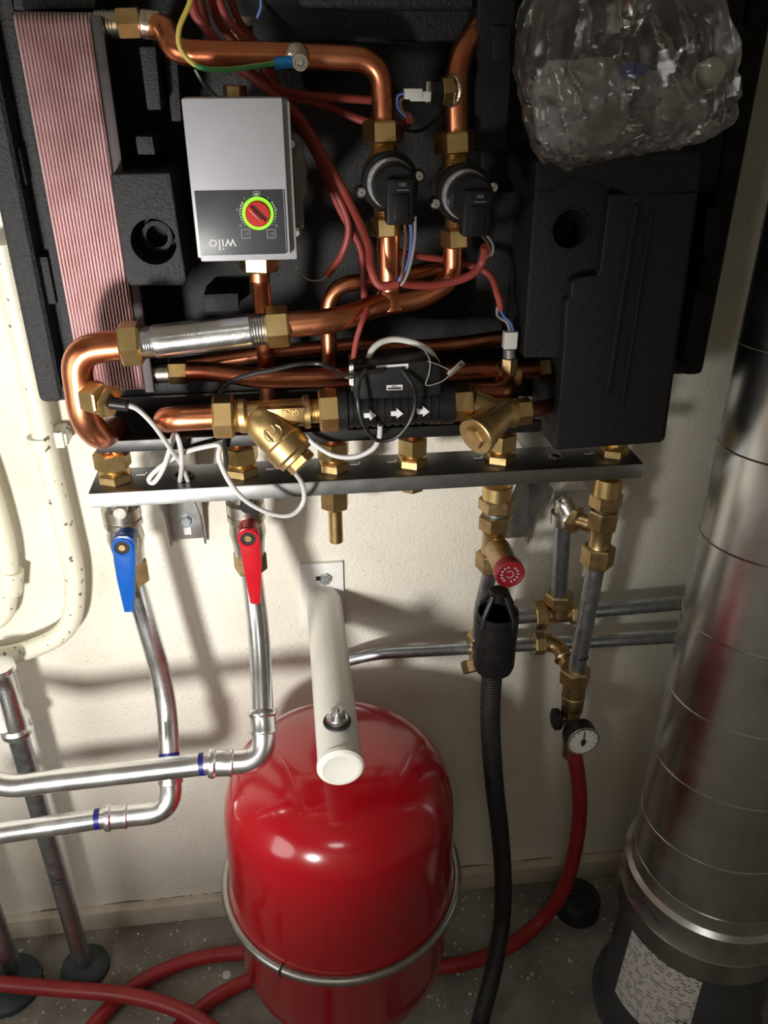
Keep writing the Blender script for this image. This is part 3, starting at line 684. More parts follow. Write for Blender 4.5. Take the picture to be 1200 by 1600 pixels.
FM = thing('flow_meter', 'black ribbed flow meter with three white arrows', 'flow meter', A(620, 665, Yl))
a = A(528, 638, Yl); b = A(706, 628, Yl); d = b-a; L = d.length; r = px_w(a, b, 62); pr = [(0, r*1.12), (L*.07, r*1.12), (L*.07, r*.95)]
for i in range(12):
    s = L*(.08+.80*i/12); pr += [(s, r*.95), (s+L*.005, r*1.03), (s+L*.040, r*1.03), (s+L*.045, r*.95)]
pr += [(L*.90, r*.95), (L*.90, r*1.1), (L, r*1.1)]
part(FM, 'body', lathe(pr, a, d, 32), 'black_plastic')
hd = part(FM, 'housing', slab([(553, 572), (668, 562), (690, 570), (690, 618), (664, 622), (552, 626)], Yl-0.020, Yl+0.03, 0.004, 3), 'black_plastic')
part(hd, 'housing_step', slab([(548, 565), (566, 562), (566, 612), (548, 614)], Yl-0.012, Yl+0.02, 0.003), 'black_plastic')
part(hd, 'cable_gland', cyl(A(686, 570, Yl-0.005), A(683, 605, Yl-0.005), W(12, a), 20, 0.002), 'black_plastic')
part(hd, 'strip', slab([(588, 572), (638, 568), (638, 577), (633, 577), (633, 572), (588, 575)], Yl-0.0212, Yl-0.018), 'white_plastic', 'thin white bent strip')
lb = part(hd, 'label', slab([(604, 602), (629, 601), (629, 609), (604, 610)], Yl-0.0206, Yl-0.018), 'paper')
part(lb, 'print', many(slab([(606, 606), (627, 605), (627, 608), (606, 608.6)], Yl-0.0209, Yl-0.0204), slab([(612, 603.4), (620, 603), (620, 604.2), (612, 604.6)], Yl-0.0209, Yl-0.0204)), 'print_black')
part(hd, 'plug', slab([(546, 572), (553, 571), (553, 604), (546, 602)], Yl-0.022, Yl-0.016, 0.001), 'white_plastic')
for ax, ay in ((569, 649), (611, 646), (652, 643)):
    Y = Yl-r*1.03-0.0016
    pts = [(ax, ay-3), (ax+9, ay-3.5), (ax+9, ay-8), (ax+19, ay+.5), (ax+9, ay+8), (ax+9, ay+4), (ax, ay+4)]
    part(FM, 'arrow', slab(pts, Y, Y+0.005), 'print_white', 'white printed arrow')

Y2 = -0.28
SR = thing('brass_strainer', 'cast brass Y-strainer with hexagonal socket cap facing the room', 'strainer', A(770, 690, Y2))
vpart(SR, 'nut', 705, 631, 736, 629, Y2, 54, 'hex', 'brass', ph=0.25)
a = A(734, 630, Y2); b = A(806, 645, Y2)
part(SR, 'body', tube([a, A(770, 645, Y2), b], px_w(a, b, 46), 24), 'brass_cast')
vpart(SR, 'thread', 796, 646, 806, 645, Y2, 36, 'thread', 'brass', n=3)
vpart(SR, 'nut', 803, 644, 829, 641, Y2, 42, 'hex', 'brass', ph=0.2)
a = A(792, 642, Y2); b = A(742, 683, Y2-0.035); d = b-a; L = d.length; r = px_w(b, b, 58)
part(SR, 'branch', lathe([(0, r*.7), (L*.3, r*.82), (L*.7, r*.92), (L*.72, r*1.0), (L*.86, r*1.0)], a, d, 32), 'brass_cast')
cpb = lathe([(L*.86, r*1.08), (L*.90, r*1.12), (L*.98, r*1.12), (L, r*1.05)], a, d, 32)
hx = hexn(b-d*0.10, b+d*0.1, r*0.62, 0.3)
part(SR, 'cap', cpb, 'brass_cast', 'round brass cap'); part(SR, 'cap_hexagon', hexn(b-d*0.02, b+d*0.07, r*0.66, 0.3), 'brass_cast')
t = cpipe('copper_pipe', 'short copper elbow above the right strainer below a white plug', [(736, 613, -0.25), (786, 615, -0.245), (792, 590, -0.215), (793, 570, -0.205)], 34, 0.02, 'copper_tarnished')
vpart(t, 'tee', 776, 587, 812, 585, -0.215, 38, 'cyl', 'brass_cast')
vpart(t, 'sensor_body', 794, 586, 796, 558, -0.225, 26, 'hex', 'brass_old')
vpart(t, 'sensor_head', 796, 562, 796, 544, -0.225, 20, 'cyl', 'cast_alu')
p = A(797, 530, -0.225); part(t, 'plug', box((p.x-W(11, p), p.y-0.006, p.z-W(14, p)), (p.x+W(10, p), p.y+0.005, p.z+W(13, p)), 0.001), 'white_plastic', 'white connector plug')
cpipe('copper_pipe', 'copper stub leaving the right strainer towards the foam cover', [(820, 641, Y2), (838, 639, -0.262), (862, 634, -0.205)], 26, 0.02, 'copper_tarnished')

# ================================================================== rail with its compression fittings
rx0 = -0.259; rx1 = A(1003, 740, -0.185).x; rz = 1.077; Yf = -0.185; Yr = -0.115; Ym = -0.150
RA = thing('mounting_rail', 'long steel angle rail carrying the row of brass fittings', 'rail', (0.11, Ym, rz-0.02))
prof = [(Yr, rz-0.002), (Yr, rz), (Yf+0.004, rz), (Yf+0.0012, rz-0.0012), (Yf, rz-0.004), (Yf, rz-0.021), (Yf+0.002, rz-0.021), (Yf+0.002, rz-0.005), (Yf+0.004, rz-0.002)]
part(RA, 'channel', prism([V((rx0, y, z)) for y, z in prof], (rx1-rx0, 0, 0)), 'rail_steel', angle=25)
def rsl(x, y): return AZ(x, y, rz)
for x, y in ((222, 743), (424, 734), (556, 727), (613, 723), (748, 717), (921, 710)):
    p = rsl(x, y); part(RA, 'slot_tab', many(box((p.x-0.007, p.y-0.0015, rz-0.0005), (p.x+0.006, p.y+0.0015, rz+0.0012)), box((p.x+0.004, p.y-0.001, rz-0.0005), (p.x+0.006, p.y+0.007, rz+0.0012))), 'stainless')
p = rsl(868, 714); part(RA, 'bolt_head', lathe([(0, W(11, p)), (0.003, W(9, p)), (0.005, W(3, p))], p, (0, 0, 1), 20), 'rail_steel')
p = rsl(287, 745); part(RA, 'grommet', ringw(p+V((0, 0, 0.001)), (0, 0, 1), W(14, p), W(2.5, p)), 'black_rubber')

FX = {}
def railfit(px, py, w_, label, top=None):
    c = rsl(px, py); c.y = Ym; R = W(w_/2, c); t = thing('compression_fitting', label, 'pipe fitting', (c.x, c.y, rz))
    part(t, 'lock_nut', hexn((c.x, Ym, rz-0.001), (c.x, Ym, rz+0.013), R*1.0, 0.5), 'brass')
    part(t, 'thread', thread((c.x, Ym, rz+0.012), (c.x, Ym, rz+0.020), R*0.72, 3), 'brass')
    part(t, 'nut', hexn((c.x, Ym, rz+0.018), (c.x, Ym, rz+0.043), R*1.04, 0.2), 'brass')
    part(t, 'copper_stub', cyl((c.x, Ym, rz+0.03), (c.x, Ym, top or tz+0.006), R*0.60), 'copper')
    part(t, 'spigot', cyl((c.x, Ym, rz-0.03), (c.x, Ym, rz+0.003), R*0.70), 'brass')
    return t, c, R
f1, c1, R1 = railfit(184, 742, 54, 'brass compression fitting above the blue handled valve')
f2, c2, R2 = railfit(379, 735, 54, 'brass compression fitting above the red handled valve')
f3, c3, R3 = railfit(521, 728, 50, 'brass compression fitting above the long open brass tail')
f4, c4, R4 = railfit(643, 722, 48, 'brass compression fitting above a short brass plug')
f5, c5, R5 = railfit(779, 716, 50, 'brass compression fitting above the red capped safety valve')
f6, c6, R6 = railfit(955, 707, 48, 'brass compression fitting tucked under the foam cover', max(rz+0.046, A(950, 697, Yc+0.016).z+0.003))
x = c3.x
part(f3, 'tail_nut', hexn((x, Ym, rz-0.058), (x, Ym, rz-0.018), R3*0.95, 0.2), 'brass'); zt = A(525, 845, Ym).z
part(f3, 'tail', annulus((x, Ym, rz-0.05), (0, 0, -1), R3*0.34, R3*0.46, rz-0.05-zt, 28), 'brass')
x = c4.x
part(f4, 'plug', many(cyl((x, Ym, rz-0.03), (x, Ym, rz), R4*0.6), hexn((x, Ym, rz-0.038), (x, Ym, rz-0.018), R4*0.78, 0.3)), 'brass_old')

# brackets between the rail and the wall
def bracket(px, label, kind):
    zc = A(px, 820, 0).z
    xx = A(px, 815, 0).x
    t = thing('wall_bracket', label, 'bracket', (xx, -0.01, zc-0.03))
    part(t, 'back_plate', box((xx-0.026, -0.006, zc-0.022), (xx+0.026, 0.0, rz-0.03), 0.001), 'bracket_steel')
    for s in (-1, 1):
        x_ = xx+s*0.026
        part(t, 'side_flange', prism([(x_-.0015, -0.001, zc-0.028), (x_-.0015, -0.014, zc-0.028), (x_-.0015, -0.03, zc+0.03), (x_-.0015, Yr-0.02, rz-0.012), (x_-.0015, Yr-0.02, rz-0.003), (x_-.0015, -0.001, rz-0.003)], (0.003, 0, 0)), 'bracket_steel')
    part(t, 'arm', box((xx-0.026, Yr-0.045, rz-0.006), (xx+0.026, -0.001, rz-0.0025), 0.001), 'bracket_steel')
    b_ = V((xx, -0.006, zc+0.012))
    part(t, 'bolt', many(hexn(b_, b_+V((0, -0.007, 0)), 0.009, 0.2), cyl(b_, b_+V((0, -0.0015, 0)), 0.013)), 'galvanised')
    if not kind: part(t, 'slot', box((xx-0.0055, -0.0066, zc-0.014), (xx+0.0055, -0.0055, zc+0.012), 0.0003), 'white_plate')
    return t
bracket(292, 'galvanised wall bracket with a bolt beside the blue valve', 0)
bracket(800, 'dark wall bracket behind the safety valve', 1)

# ================================================================== below the rail
def zrow(xw, Y, py):
    d0 = V((xw, Y+DIST, 0)); k = (800-py)/F; return HGT + (k*d0.dot(FW) - d0.dot(UP))/(UP.z - k*FW.z)
def vz(t, name, xw, Y, py0, py1, wpx, kind, mat, **k):
    a = V((xw, Y, zrow(xw, Y, py0))); b = V((xw, Y, zrow(xw, Y, py1))); r = px_w(a, b, wpx)
    if kind == 'hex': g = hexn(a, b, r*1.04, k.get('ph', 0.3), k.get('seg', 6))
    elif kind == 'thread': g = thread(a, b, r, k.get('n', 4))
    elif kind == 'prof': L = (b-a).length; g = lathe([(h*L, q*r) for h, q in k['prof']], a, b-a, 28)
    else: g = cyl(a, b, r, 28, min(0.0012, r*0.1))
    return part(t, name, g, mat, k.get('label'))
def ball_valve(c, label, hcol, hname, hub, outline, knobp, knobm, rows):
    x = c.x; t = thing('ball_valve', label, 'valve', (x, Ym, zrow(x, Ym, rows[4])))
    vz(t, 'collar', x, Ym, rows[0], rows[1], 46, 'cyl', 'nickel')
    vz(t, 'body', x, Ym, rows[1]-6, rows[3]+2, 60, 'prof', 'nickel', prof=[(0, .8), (.05, .98), (.22, .98), (.24, .9), (.27, .98), (.36, .98), (.40, .86), (.60, .95), (.78, .84), (1, .78)])
    vz(t, 'compression_nut', x, Ym, rows[3], rows[4], 50, 'hex', 'brass_old')
    k = A(knobp[0], knobp[1], Ym-0.034); part(t, 'vent_screw', cyl(k+V((0, 0.02, 0)), k, W(11, k), 20, 0.001), knobm)
    Yh = Ym-0.052; h = A(hub[0], hub[1], Yh)
    hd = part(t, 'handle', many(slab(outline, Yh, Yh+0.010, 0.0015), lathe([(0, W(16, h)), (0.04, W(17, h))], h+V((0, 0.008, 0)), (0, 1, 0), 28), annulus(h+V((0, 0.002, 0)), (0, -1, 0), W(12, h), W(16.5, h), 0.004)), hcol, hname)
    part(hd, 'recess', cyl(h+V((0, 0.001, 0)), h+V((0, -0.0006, 0)), W(12, h)), 'dark_hole')
    part(hd, 'screw', cyl(h, h+V((0, -0.0025, 0)), W(6, h), 16, 0.0008), 'brass')
    return t
ball_valve(c1, 'nickel ball valve with a blue lever hanging under the rail', 'handle_blue', 'blue plastic lever', (191, 855),
           [(175, 852), (177, 842), (185, 838), (200, 838), (208, 842), (211, 852), (211, 900), (209, 957), (194, 957), (182, 905)], (187, 803), 'nickel', (776, 792, 830, 872, 908))
ball_valve(c2, 'nickel ball valve with a red lever hanging under the rail', 'handle_red', 'red plastic lever', (388, 841),
           [(372, 840), (374, 830), (381, 826), (397, 826), (404, 831), (406, 842), (409, 880), (407, 944), (391, 944), (381, 890)], (386, 793), 'black_plastic', (768, 784, 820, 862, 890))

def pth(name, label, P, wpx, rad, mat, marks=()):
    path = fillet(P, rad); r = wpx if wpx < 1 else W(wpx/2, P[0])
    t = thing(name, label, 'pipe', min(P, key=lambda q: q.z))
    part(t, 'tube', tube(path, r, 22), mat); return t, path, r
def mark(t, a, b, r, mat='marker_blue'): part(t, 'pen_mark', tube([a, b], r*1.012, 22), mat)
rp = 0.0150
s1 = V((c1.x, Ym, zrow(c1.x, Ym, 900)))
pA, path, r = pth('steel_pipe', 'bright steel pipe dropping from the blue handled valve', [s1, A(251, 1050, -0.155), A(262, 1115, -0.175), A(265, 1200, -0.225)], rp, 0.05, 'steel_pipe')
mark(pA, A(264.1, 1176, -0.211), A(264.6, 1186, -0.217), rp)
def elbow(label, a, corner, b, r):
    t = thing('press_elbow', label, 'pipe fitting', b)
    path = fillet([a, corner, b], 0.060, 14); part(t, 'bend', tube(path, r*1.06, 22), 'steel_pipe')
    for e, i in ((a, corner), (b, corner)):
        d = (i-e).normalized()
        part(t, 'collar', lathe([(-0.001, r*1.06), (0, r*1.22), (0.003, r*1.33), (0.007, r*1.33), (0.010, r*1.16), (0.026, r*1.16), (0.028, r*1.22), (0.031, r*1.22), (0.033, r*1.05)], e, d, 28), 'steel_pipe')
    return t
elbow('pressed steel elbow turning the blue valve pipe sideways', A(265, 1190, -0.219), A(269, 1268, -0.250), A(164, 1278, -0.255), rp)
pB, path, r = pth('steel_pipe', 'lower level steel pipe leaving to the left', [A(172, 1277, -0.255), A(60, 1293, -0.258), A(-70, 1313, -0.26)], rp, 0.03, 'steel_pipe')
mark(pB, A(149, 1280.2, -0.2556), A(158, 1279, -0.2554), rp)
s2 = V((c2.x, Ym, zrow(c2.x, Ym, 884)))
pC, path, r = pth('steel_pipe', 'bright steel pipe dropping from the red handled valve', [s2, A(406, 1000, -0.205), A(410, 1116, -0.280)], rp, 0.05, 'steel_pipe')
elbow('pressed steel elbow in front of the red vessel', A(410, 1108, -0.275), A(414, 1190, -0.318), A(326, 1193, -0.318), rp)
pD, path, r = pth('steel_pipe', 'upper level steel pipe leaving to the left', [A(334, 1192, -0.318), A(70, 1222, -0.312), A(20, 1230, -0.31), A(-60, 1212, -0.30)], rp, 0.03, 'steel_pipe')
mark(pD, A(312, 1194.5, -0.3177), A(320, 1193.6, -0.3178), rp)

# old cream pipes on the wall
def clip(t, p, d, r, mat='cream_paint'):
    part(t, 'clip', many(cyl(V(p)-V(d)*0.009, V(p)+V(d)*0.009, r*1.22), box((p.x-0.004, p.y, p.z-0.008), (p.x+0.034, -0.004, p.z+0.010), 0.002), box((p.x+0.016, p.y-0.004, p.z-0.010), (p.x+0.030, -0.002, p.z+0.014), 0.002)), mat)
P = [A(2, 380, -0.035), A(60, 640, -0.035), A(76, 720, -0.035), A(120, 905, -0.035), A(112, 985, -0.035), A(40, 1020, -0.035), A(-60, 1035, -0.035)]
t, path, r = pth('cream_pipe', 'old cream painted pipe with chipped paint bending away along the wall', P, 0.0155, 0.07, 'cream_paint')
clip(t, A(66, 690, -0.035), (P[1]-P[0]).normalized(), 0.0155)
P = [A(-60, 640, -0.035), A(-10, 780, -0.035), A(16, 880, -0.035), A(8, 965, -0.035), A(-40, 980, -0.035)]
t, path, r = pth('cream_pipe', 'second old cream painted pipe partly out of view with an elbow', P, 0.0150, 0.05, 'cream_paint')
part(t, 'elbow_collar', cyl(A(17, 890, -0.035), A(15, 925, -0.035), 0.0185, 24, 0.002), 'cream_paint')
# risers at the left and their floor rosettes
x = A(80, 1330, -0.10).x; Yq = -0.10
t = thing('steel_riser', 'dark steel riser pipe standing on the floor behind the level pipes', 'pipe', (x, Yq, 0))
ztop = zrow(x, Yq, 1045)
part(t, 'tube', cyl((x, Yq, 0.0), (x, Yq, ztop-0.02), 0.0165, 26), 'galvanised')
vz(t, 'coupling', x, Yq, 1040, 1148, 40, 'prof', 'steel_pipe', prof=[(0, 1.15), (.06, 1.2), (.10, 1.0), (.3, .95), (.62, .95), (.72, 1.0), (.86, 1.0), (.90, 1.22), (.96, 1.22), (1, 1.0)])
part(t, 'tape', tube([V((x-0.012, Yq-0.012, zrow(x, Yq, 1085))), V((x-0.012, Yq-0.012, zrow(x, Yq, 1130)))], 0.010, 10), 'white_plastic')
for dz in (0,): part(t, 'pen_mark', many(*[obox(V((x+0.003, Yq-0.0162, zrow(x, Yq, 1365)))+V((dx, 0, h)), V((.008, 0, s*.006)), (0, 0.0006, 0), (0, 0, .0006)) for dx, h, s in ((0, 0, 1), (0, .004, -1), (.001, -.008, .3))]), 'marker_black')
ro = solo('floor_rosette', lathe([(0, 0.046), (0.010, 0.045), (0.018, 0.034), (0.022, 0.019)], (x+0.002, Yq, 0.0), (0, 0, 1), 36), 'rosette', 'dark round pipe collar on the floor around the tall steel riser', 'pipe collar')
x2 = AZ(20, 1514, 0.02).x; Y3 = AZ(20, 1514, 0.02).y
t = thing('steel_riser', 'second steel riser at the edge beside the skirting', 'pipe', (x2, Y3, 0))
part(t, 'tube', cyl((x2, Y3, 0.0), (x2, Y3, 0.50), 0.0165, 26), 'galvanised')
q = AZ(8, 1562, 0.02)
solo('floor_rosette', lathe([(0, 0.062), (0.012, 0.060), (0.022, 0.042), (0.026, 0.020)], (x2-0.004, Y3-0.022, 0.0), (0, 0, 1), 36), 'rosette', 'larger dark round pipe collar on the floor at the second riser', 'pipe collar')

# ================================================================== expansion vessel and its bracket
tx = 0.0375; tzc = 0.765; tr = 0.0290
BR = thing('tube_bracket', 'white round tube bracket bolted to the wall carrying the red vessel', 'bracket', (tx, 0, tzc))
part(BR, 'wall_plate', box((0.0005, -0.007, A(505, 980, -0.007).z), (0.071, 0.0, 0.838), 0.001), 'white_plate')
part(BR, 'tube', cyl((tx, -0.005, tzc), (tx, -0.378, tzc), tr, 40), 'white_paint')
part(BR, 'end_cap', lathe([(0, tr*1.05), (0.006, tr*1.05), (0.009, tr*0.95), (0.0095, tr*0.80), (0.0085, tr*0.74), (0.0085, tr*0.02)], (tx, -0.374, tzc), (0, -1, 0), 40), 'white_paint')
b_ = A(508, 903, -0.007)
part(BR, 'bolt', hexn(b_, b_+V((0, -0.009, 0)), 0.0095, 0.2), 'galvanised')
part(BR, 'slot', obox(b_+V((-0.009, 0, 0)), (0.006, 0, 0), (0, 0.0005, 0), (0, 0, 0.004), 0.0002), 'dark_hole')
q = AZ(521, 1132, tzc+tr-0.004)
fp = part(BR, 'vent_fitting', lathe([(0, 0.0165), (0.008, 0.0165), (0.0085, 0.0145), (0.014, 0.0145), (0.015, 0.0115), (0.026, 0.0108), (0.029, 0.008)], (tx, q.y, tzc+tr-0.008), (0, 0, 1), 32), 'stainless', 'shiny metal fitting on top of the tube')
part(fp, 'rubber_ring', ringw((tx, q.y, tzc+tr+0.001), (0, 0, 1), 0.0165, 0.0022), 'black_rubber')
part(fp, 'tip', cyl((tx, q.y, tzc+tr+0.018), (tx, q.y, tzc+tr+0.0235), 0.0035, 16), 'nickel')
vx_, vy = 0.040, -0.255
VE = thing('expansion_vessel', 'glossy red expansion vessel with a metal clamp ring', 'expansion vessel', (vx_, vy, 0.165))
up_ = [(.412, .181), (.425, .1795), (.44, .176), (.50, .1755), (.565, .1742), (.590, .171), (.610, .165), (.628, .155), (.643, .141), (.654, .122), (.662, .098), (.668, .068), (.671, .035), (.672, 0.0)]
lo_ = [(.165, 0.0), (.166, .05), (.172, .10), (.185, .135), (.205, .158), (.235, .169), (.28, .1725), (.38, .174), (.400, .178), (.410, .181)]
part(VE, 'upper_shell', lathe([(h, r) for h, r in up_], (vx_, vy, 0), (0, 0, 1), 72), 'vessel_red', angle=60)
part(VE, 'lower_shell', lathe([(h, r) for h, r in lo_], (vx_, vy, 0), (0, 0, 1), 72), 'vessel_red', angle=60)
part(VE, 'clamp_ring', ringw((vx_, vy, .411), (0, 0, 1), .1845, .0075, 96, 14), 'clamp_zinc', 'grey metal clamp ring')
g = V((vx_, vy, .411)); a0 = math.radians(238); 
part(VE, 'clamp_gap', obox(g+V((math.cos(a0)*.1845, math.sin(a0)*.1845, 0)), V((-math.sin(a0), math.cos(a0), 0))*.0010, V((math.cos(a0), math.sin(a0), 0))*.0080, (0, 0, .0080)), 'dark_hole')
part(VE, 'neck', cyl((vx_-.002, vy, .672), (tx, vy, tzc-tr+0.004), 0.016, 28), 'galvanised')
for k in range(5):
    an = math.radians(20+72*k+10); d = V((math.cos(an), math.sin(an), 0))

# ================================================================== safety valve, tundish and drain hose
x = c5.x; Y = Ym
SV = thing('safety_valve', 'brass safety valve tee with a dark red cap above the black funnel', 'valve', (x, Y, zrow(x, Y, 885)))
vz(SV, 'sleeve', x, Y, 756, 781, 47, 'cyl', 'brass'); vz(SV, 'nut', x, Y, 776, 796, 54, 'hex', 'brass_old')
vz(SV, 'thread', x, Y, 795, 806, 36, 'thread', 'galvanised'); vz(SV, 'nut', x, Y, 803, 826, 50, 'hex', 'brass_old', ph=.1)
vz(SV, 'body', x, Y, 824, 866, 40, 'prof', 'brass_old', prof=[(0, 1.1), (.2, .9), (.8, .9), (1, 1.05)])
vz(SV, 'nut', x, Y, 862, 888, 50, 'hex', 'brass_old', ph=.4)
zc_ = zrow(x, Y, 846); b0 = V((x, Y, zc_)); zd = zrow(x+0.003, Y-0.06, 905)
part(SV, 'bonnet', lathe([(0, .012), (.012, .0135), (.018, .0155), (.022, .0185), (.072, .0185), (.074, .0195)], b0, (0.02, -1, 0), 32), 'brass_old')
ce = b0+V((.0016, -.074, 0)); cap = part(SV, 'cap', lathe([(0, .0205), (.010, .0210), (.014, .0205), (.015, .018), (.013, .0165), (.013, .001)], ce, (0.02, -1, 0), 36), 'cap_red', 'dark red plastic cap')
mm = MB()
for i in range(14):
    if i in (3, 10): continue
    an = 2*math.pi*i/14; p = ce+V((math.cos(an)*.0115, -.0136, math.sin(an)*.0115))
    rd = V((math.cos(an), 0, math.sin(an))); tg = V((-rd.z, 0, rd.x)); mm.join(obox(p, tg*.0013, (0, .0003, 0), rd*.0016))
for i in range(9):
    an = math.radians(-120+i*30); p = ce+V((math.cos(an)*.005, -.0136, math.sin(an)*.005)); rd = V((math.cos(an), 0, math.sin(an))); mm.join(obox(p, V((-rd.z, 0, rd.x))*.0014, (0, .0003, 0), rd*.0006))
part(cap, 'markings', mm, 'print_grey', 'pale markings around the cap')
# steel pipe behind the funnel
t = thing('steel_pipe', 'short grey steel pipe between the safety valve and the level pipe', 'pipe', A(745, 1015, -0.07))
part(t, 'tube', tube(fillet([V((x, Y, zrow(x, Y, 880))), A(752, 950, -0.11), A(748, 1010, -0.06)], 0.02), 0.0115, 20), 'galvanised')
vpart(t, 'tee', 734, 1016, 762, 1014, -0.055, 34, 'cyl', 'brass_old'); vpart(t, 'tee_nut', 746, 990, 748, 1004, -0.062, 36, 'hex', 'brass_old')
part(t, 'tee_end', hexn(A(737, 1030, -0.06), A(742, 1050, -0.075), 0.020, 0.2), 'brass_old')
Yt = -0.195; fx = A(775, 990, Yt).x
TU = thing('tundish', 'black plastic tundish funnel with open windows under the red cap', 'funnel', (fx, Yt, zrow(fx, Yt, 1050)))
z1 = zrow(fx, Yt, 966); z2 = zrow(fx, Yt, 1036); R = W(33, V((fx, Yt, z1)))
part(TU, 'cup', lathe([(z2-0.012, R*.55), (z2-0.008, R*.92), (z2, R*1.0), (z1, R*1.02), (z1, R*.92), (z2+0.004, R*.9), (z2-0.002, R*.3)], (fx, Yt, 0), (0, 0, 1), 36), 'black_plastic')
z3 = zrow(fx, Yt, 925)
part(TU, 'inlet', cyl((fx, Yt, z3-0.012), (fx, Yt, z3+0.003), R*.42, 24), 'black_plastic')
for k in range(4):
    an = math.radians(35+90*k); d = V((math.cos(an), math.sin(an), 0)); p0 = V((fx, Yt, z3-0.002))+d*R*.42; p1 = V((fx, Yt, z1+0.014))+d*R*.97; p2 = V((fx, Yt, z1-0.004))+d*R*.97
    part(TU, 'rib', tube([p0, p1, p2], R*.13, 8), 'black_plastic')
part(TU, 'rim', lathe([(0, R*.98), (0.012, R*.99), (0.012, R*.9), (0, R*.9)], (fx, Yt, z1), (0, 0, 1), 36), 'black_plastic')
P = spline([V((fx-0.002, Yt, z2)), A(768, 1060, Yt), A(766, 1130, Yt), A(772, 1220, Yt+.01), A(781, 1300, Yt+.02), A(786, 1370, Yt+.01), A(785, 1430, -0.19), A(778, 1480, -0.22), A(768, 1530, -0.255), AZ(752, 1590, 0.022), AZ(735, 1660, 0.022), AZ(700, 1800, .022)], 14)
nr = len(P); r = W(16.5, P[10]); hose = MB(); L = 0; rs = []; PP = []
# corrugation: resample finely
def resample(P, step):
    out = [P[0]]; acc = 0
    for a, b in zip(P[:-1], P[1:]):
        seg_ = (b-a).length; d = step-acc
        while d <= seg_: out.append(a+(b-a)*(d/seg_)); d += step
        acc = seg_-(d-step)
    return out
PP = resample(P, 0.00135); rs = [r*(1.0 if (i//2) % 2 else 0.955) for i in range(len(PP))]
solo('drain_hose', tube(PP, rs, 16), 'black_rubber', 'black corrugated drain hose hanging from the funnel to the floor', 'hose', angle=60)

# ================================================================== right hand pipes and fittings
x = c6.x
TE = thing('brass_tee', 'brass tee fitting under the right end of the rail', 'pipe fitting', (x, Ym, zrow(x, Ym, 880)))
vz(TE, 'sleeve', x, Ym, 744, 774, 45, 'cyl', 'brass'); vz(TE, 'nut', x, Ym, 770, 792, 50, 'hex', 'brass_old'); vz(TE, 'thread', x, Ym, 790, 798, 34, 'thread', 'galvanised')
vz(TE, 'nut', x, Ym, 796, 824, 48, 'hex', 'brass_old', ph=.1); vz(TE, 'body', x, Ym, 820, 858, 38, 'prof', 'brass_old', prof=[(0, 1.05), (.25, .92), (.75, .9), (1, 1.1)]); vz(TE, 'nut', x, Ym, 852, 882, 50, 'hex', 'brass_old', ph=.45)
zt_ = zrow(x, Ym, 824); a = V((x, Ym, zt_)); b = A(906, 814, -0.125)
part(TE, 'side_arm', tube([a, b], .0125, 20), 'brass_old'); part(TE, 'side_nut', hexn(b, b+(b-a).normalized()*.016, .0205, .2), 'brass_old')
NE = thing('nickel_elbow', 'silver elbow fitting on a slotted strap below the rail', 'pipe fitting', A(880, 800, -0.11))
b2 = b+(b-a).normalized()*.012
part(NE, 'bend', tube(fillet([b2, A(881, 782, -0.105), A(881, 806, -0.10)], 0.012), .0145, 22), 'nickel')
part(NE, 'collar', hexn(A(881, 798, -0.10), A(880, 818, -0.10), .0195, .2, 12), 'nickel')
part(NE, 'ring', lathe([(0, .018), (.004, .0195), (.008, .018)], b2, (b2-a), 28), 'nickel')
st_ = AL([(852, 745, -0.17), (905, 742, -0.17), (918, 762, -0.10), (868, 766, -0.10)])
part(NE, 'strap', prism(st_, (0, 0, -0.0025)), 'bracket_steel', 'dark slotted metal strap')
part(NE, 'strap_slot', prism(AL([(876, 746, -0.16), (884, 745.6, -0.16), (890, 756, -0.12), (882, 756, -0.12)]), (0, 0, 0.0012)), 'white_plate')
part(NE, 'strap_edge', prism(AL([(866, 764, -0.10), (868, 764, -0.10), (862, 784, -0.10), (859, 784, -0.10)]), (0, 0.002, 0)), 'bracket_steel')
t = thing('steel_pipe', 'grey steel pipe dropping from the silver elbow to the upper level pipe', 'pipe', A(873, 935, -0.06))
part(t, 'tube', cyl(A(881, 806, -0.10), A(873, 936, -0.058), 0.0132, 24), 'galvanised')
t = thing('steel_pipe', 'grey steel pipe with a black pen line dropping from the right brass tee', 'pipe', A(898, 1055, -0.12))
a = V((x, Ym, zrow(x, Ym, 872))); b = A(899, 1058, -0.125); part(t, 'tube', cyl(a, b, 0.0138, 24), 'galvanised')
d = (b-a); k0 = a+d*.80
part(t, 'pen_mark', tube([k0+V((.006, -.0012, .0)), k0+V((.0135, -.0005, .0006))], 0.0128, 10), 'marker_black') if False else part(t, 'pen_mark', obox(k0+V((.003, -.0131, .002)), (.008, .002, .0006), (0, .0012, 0), (0, 0, .0016)), 'marker_black')
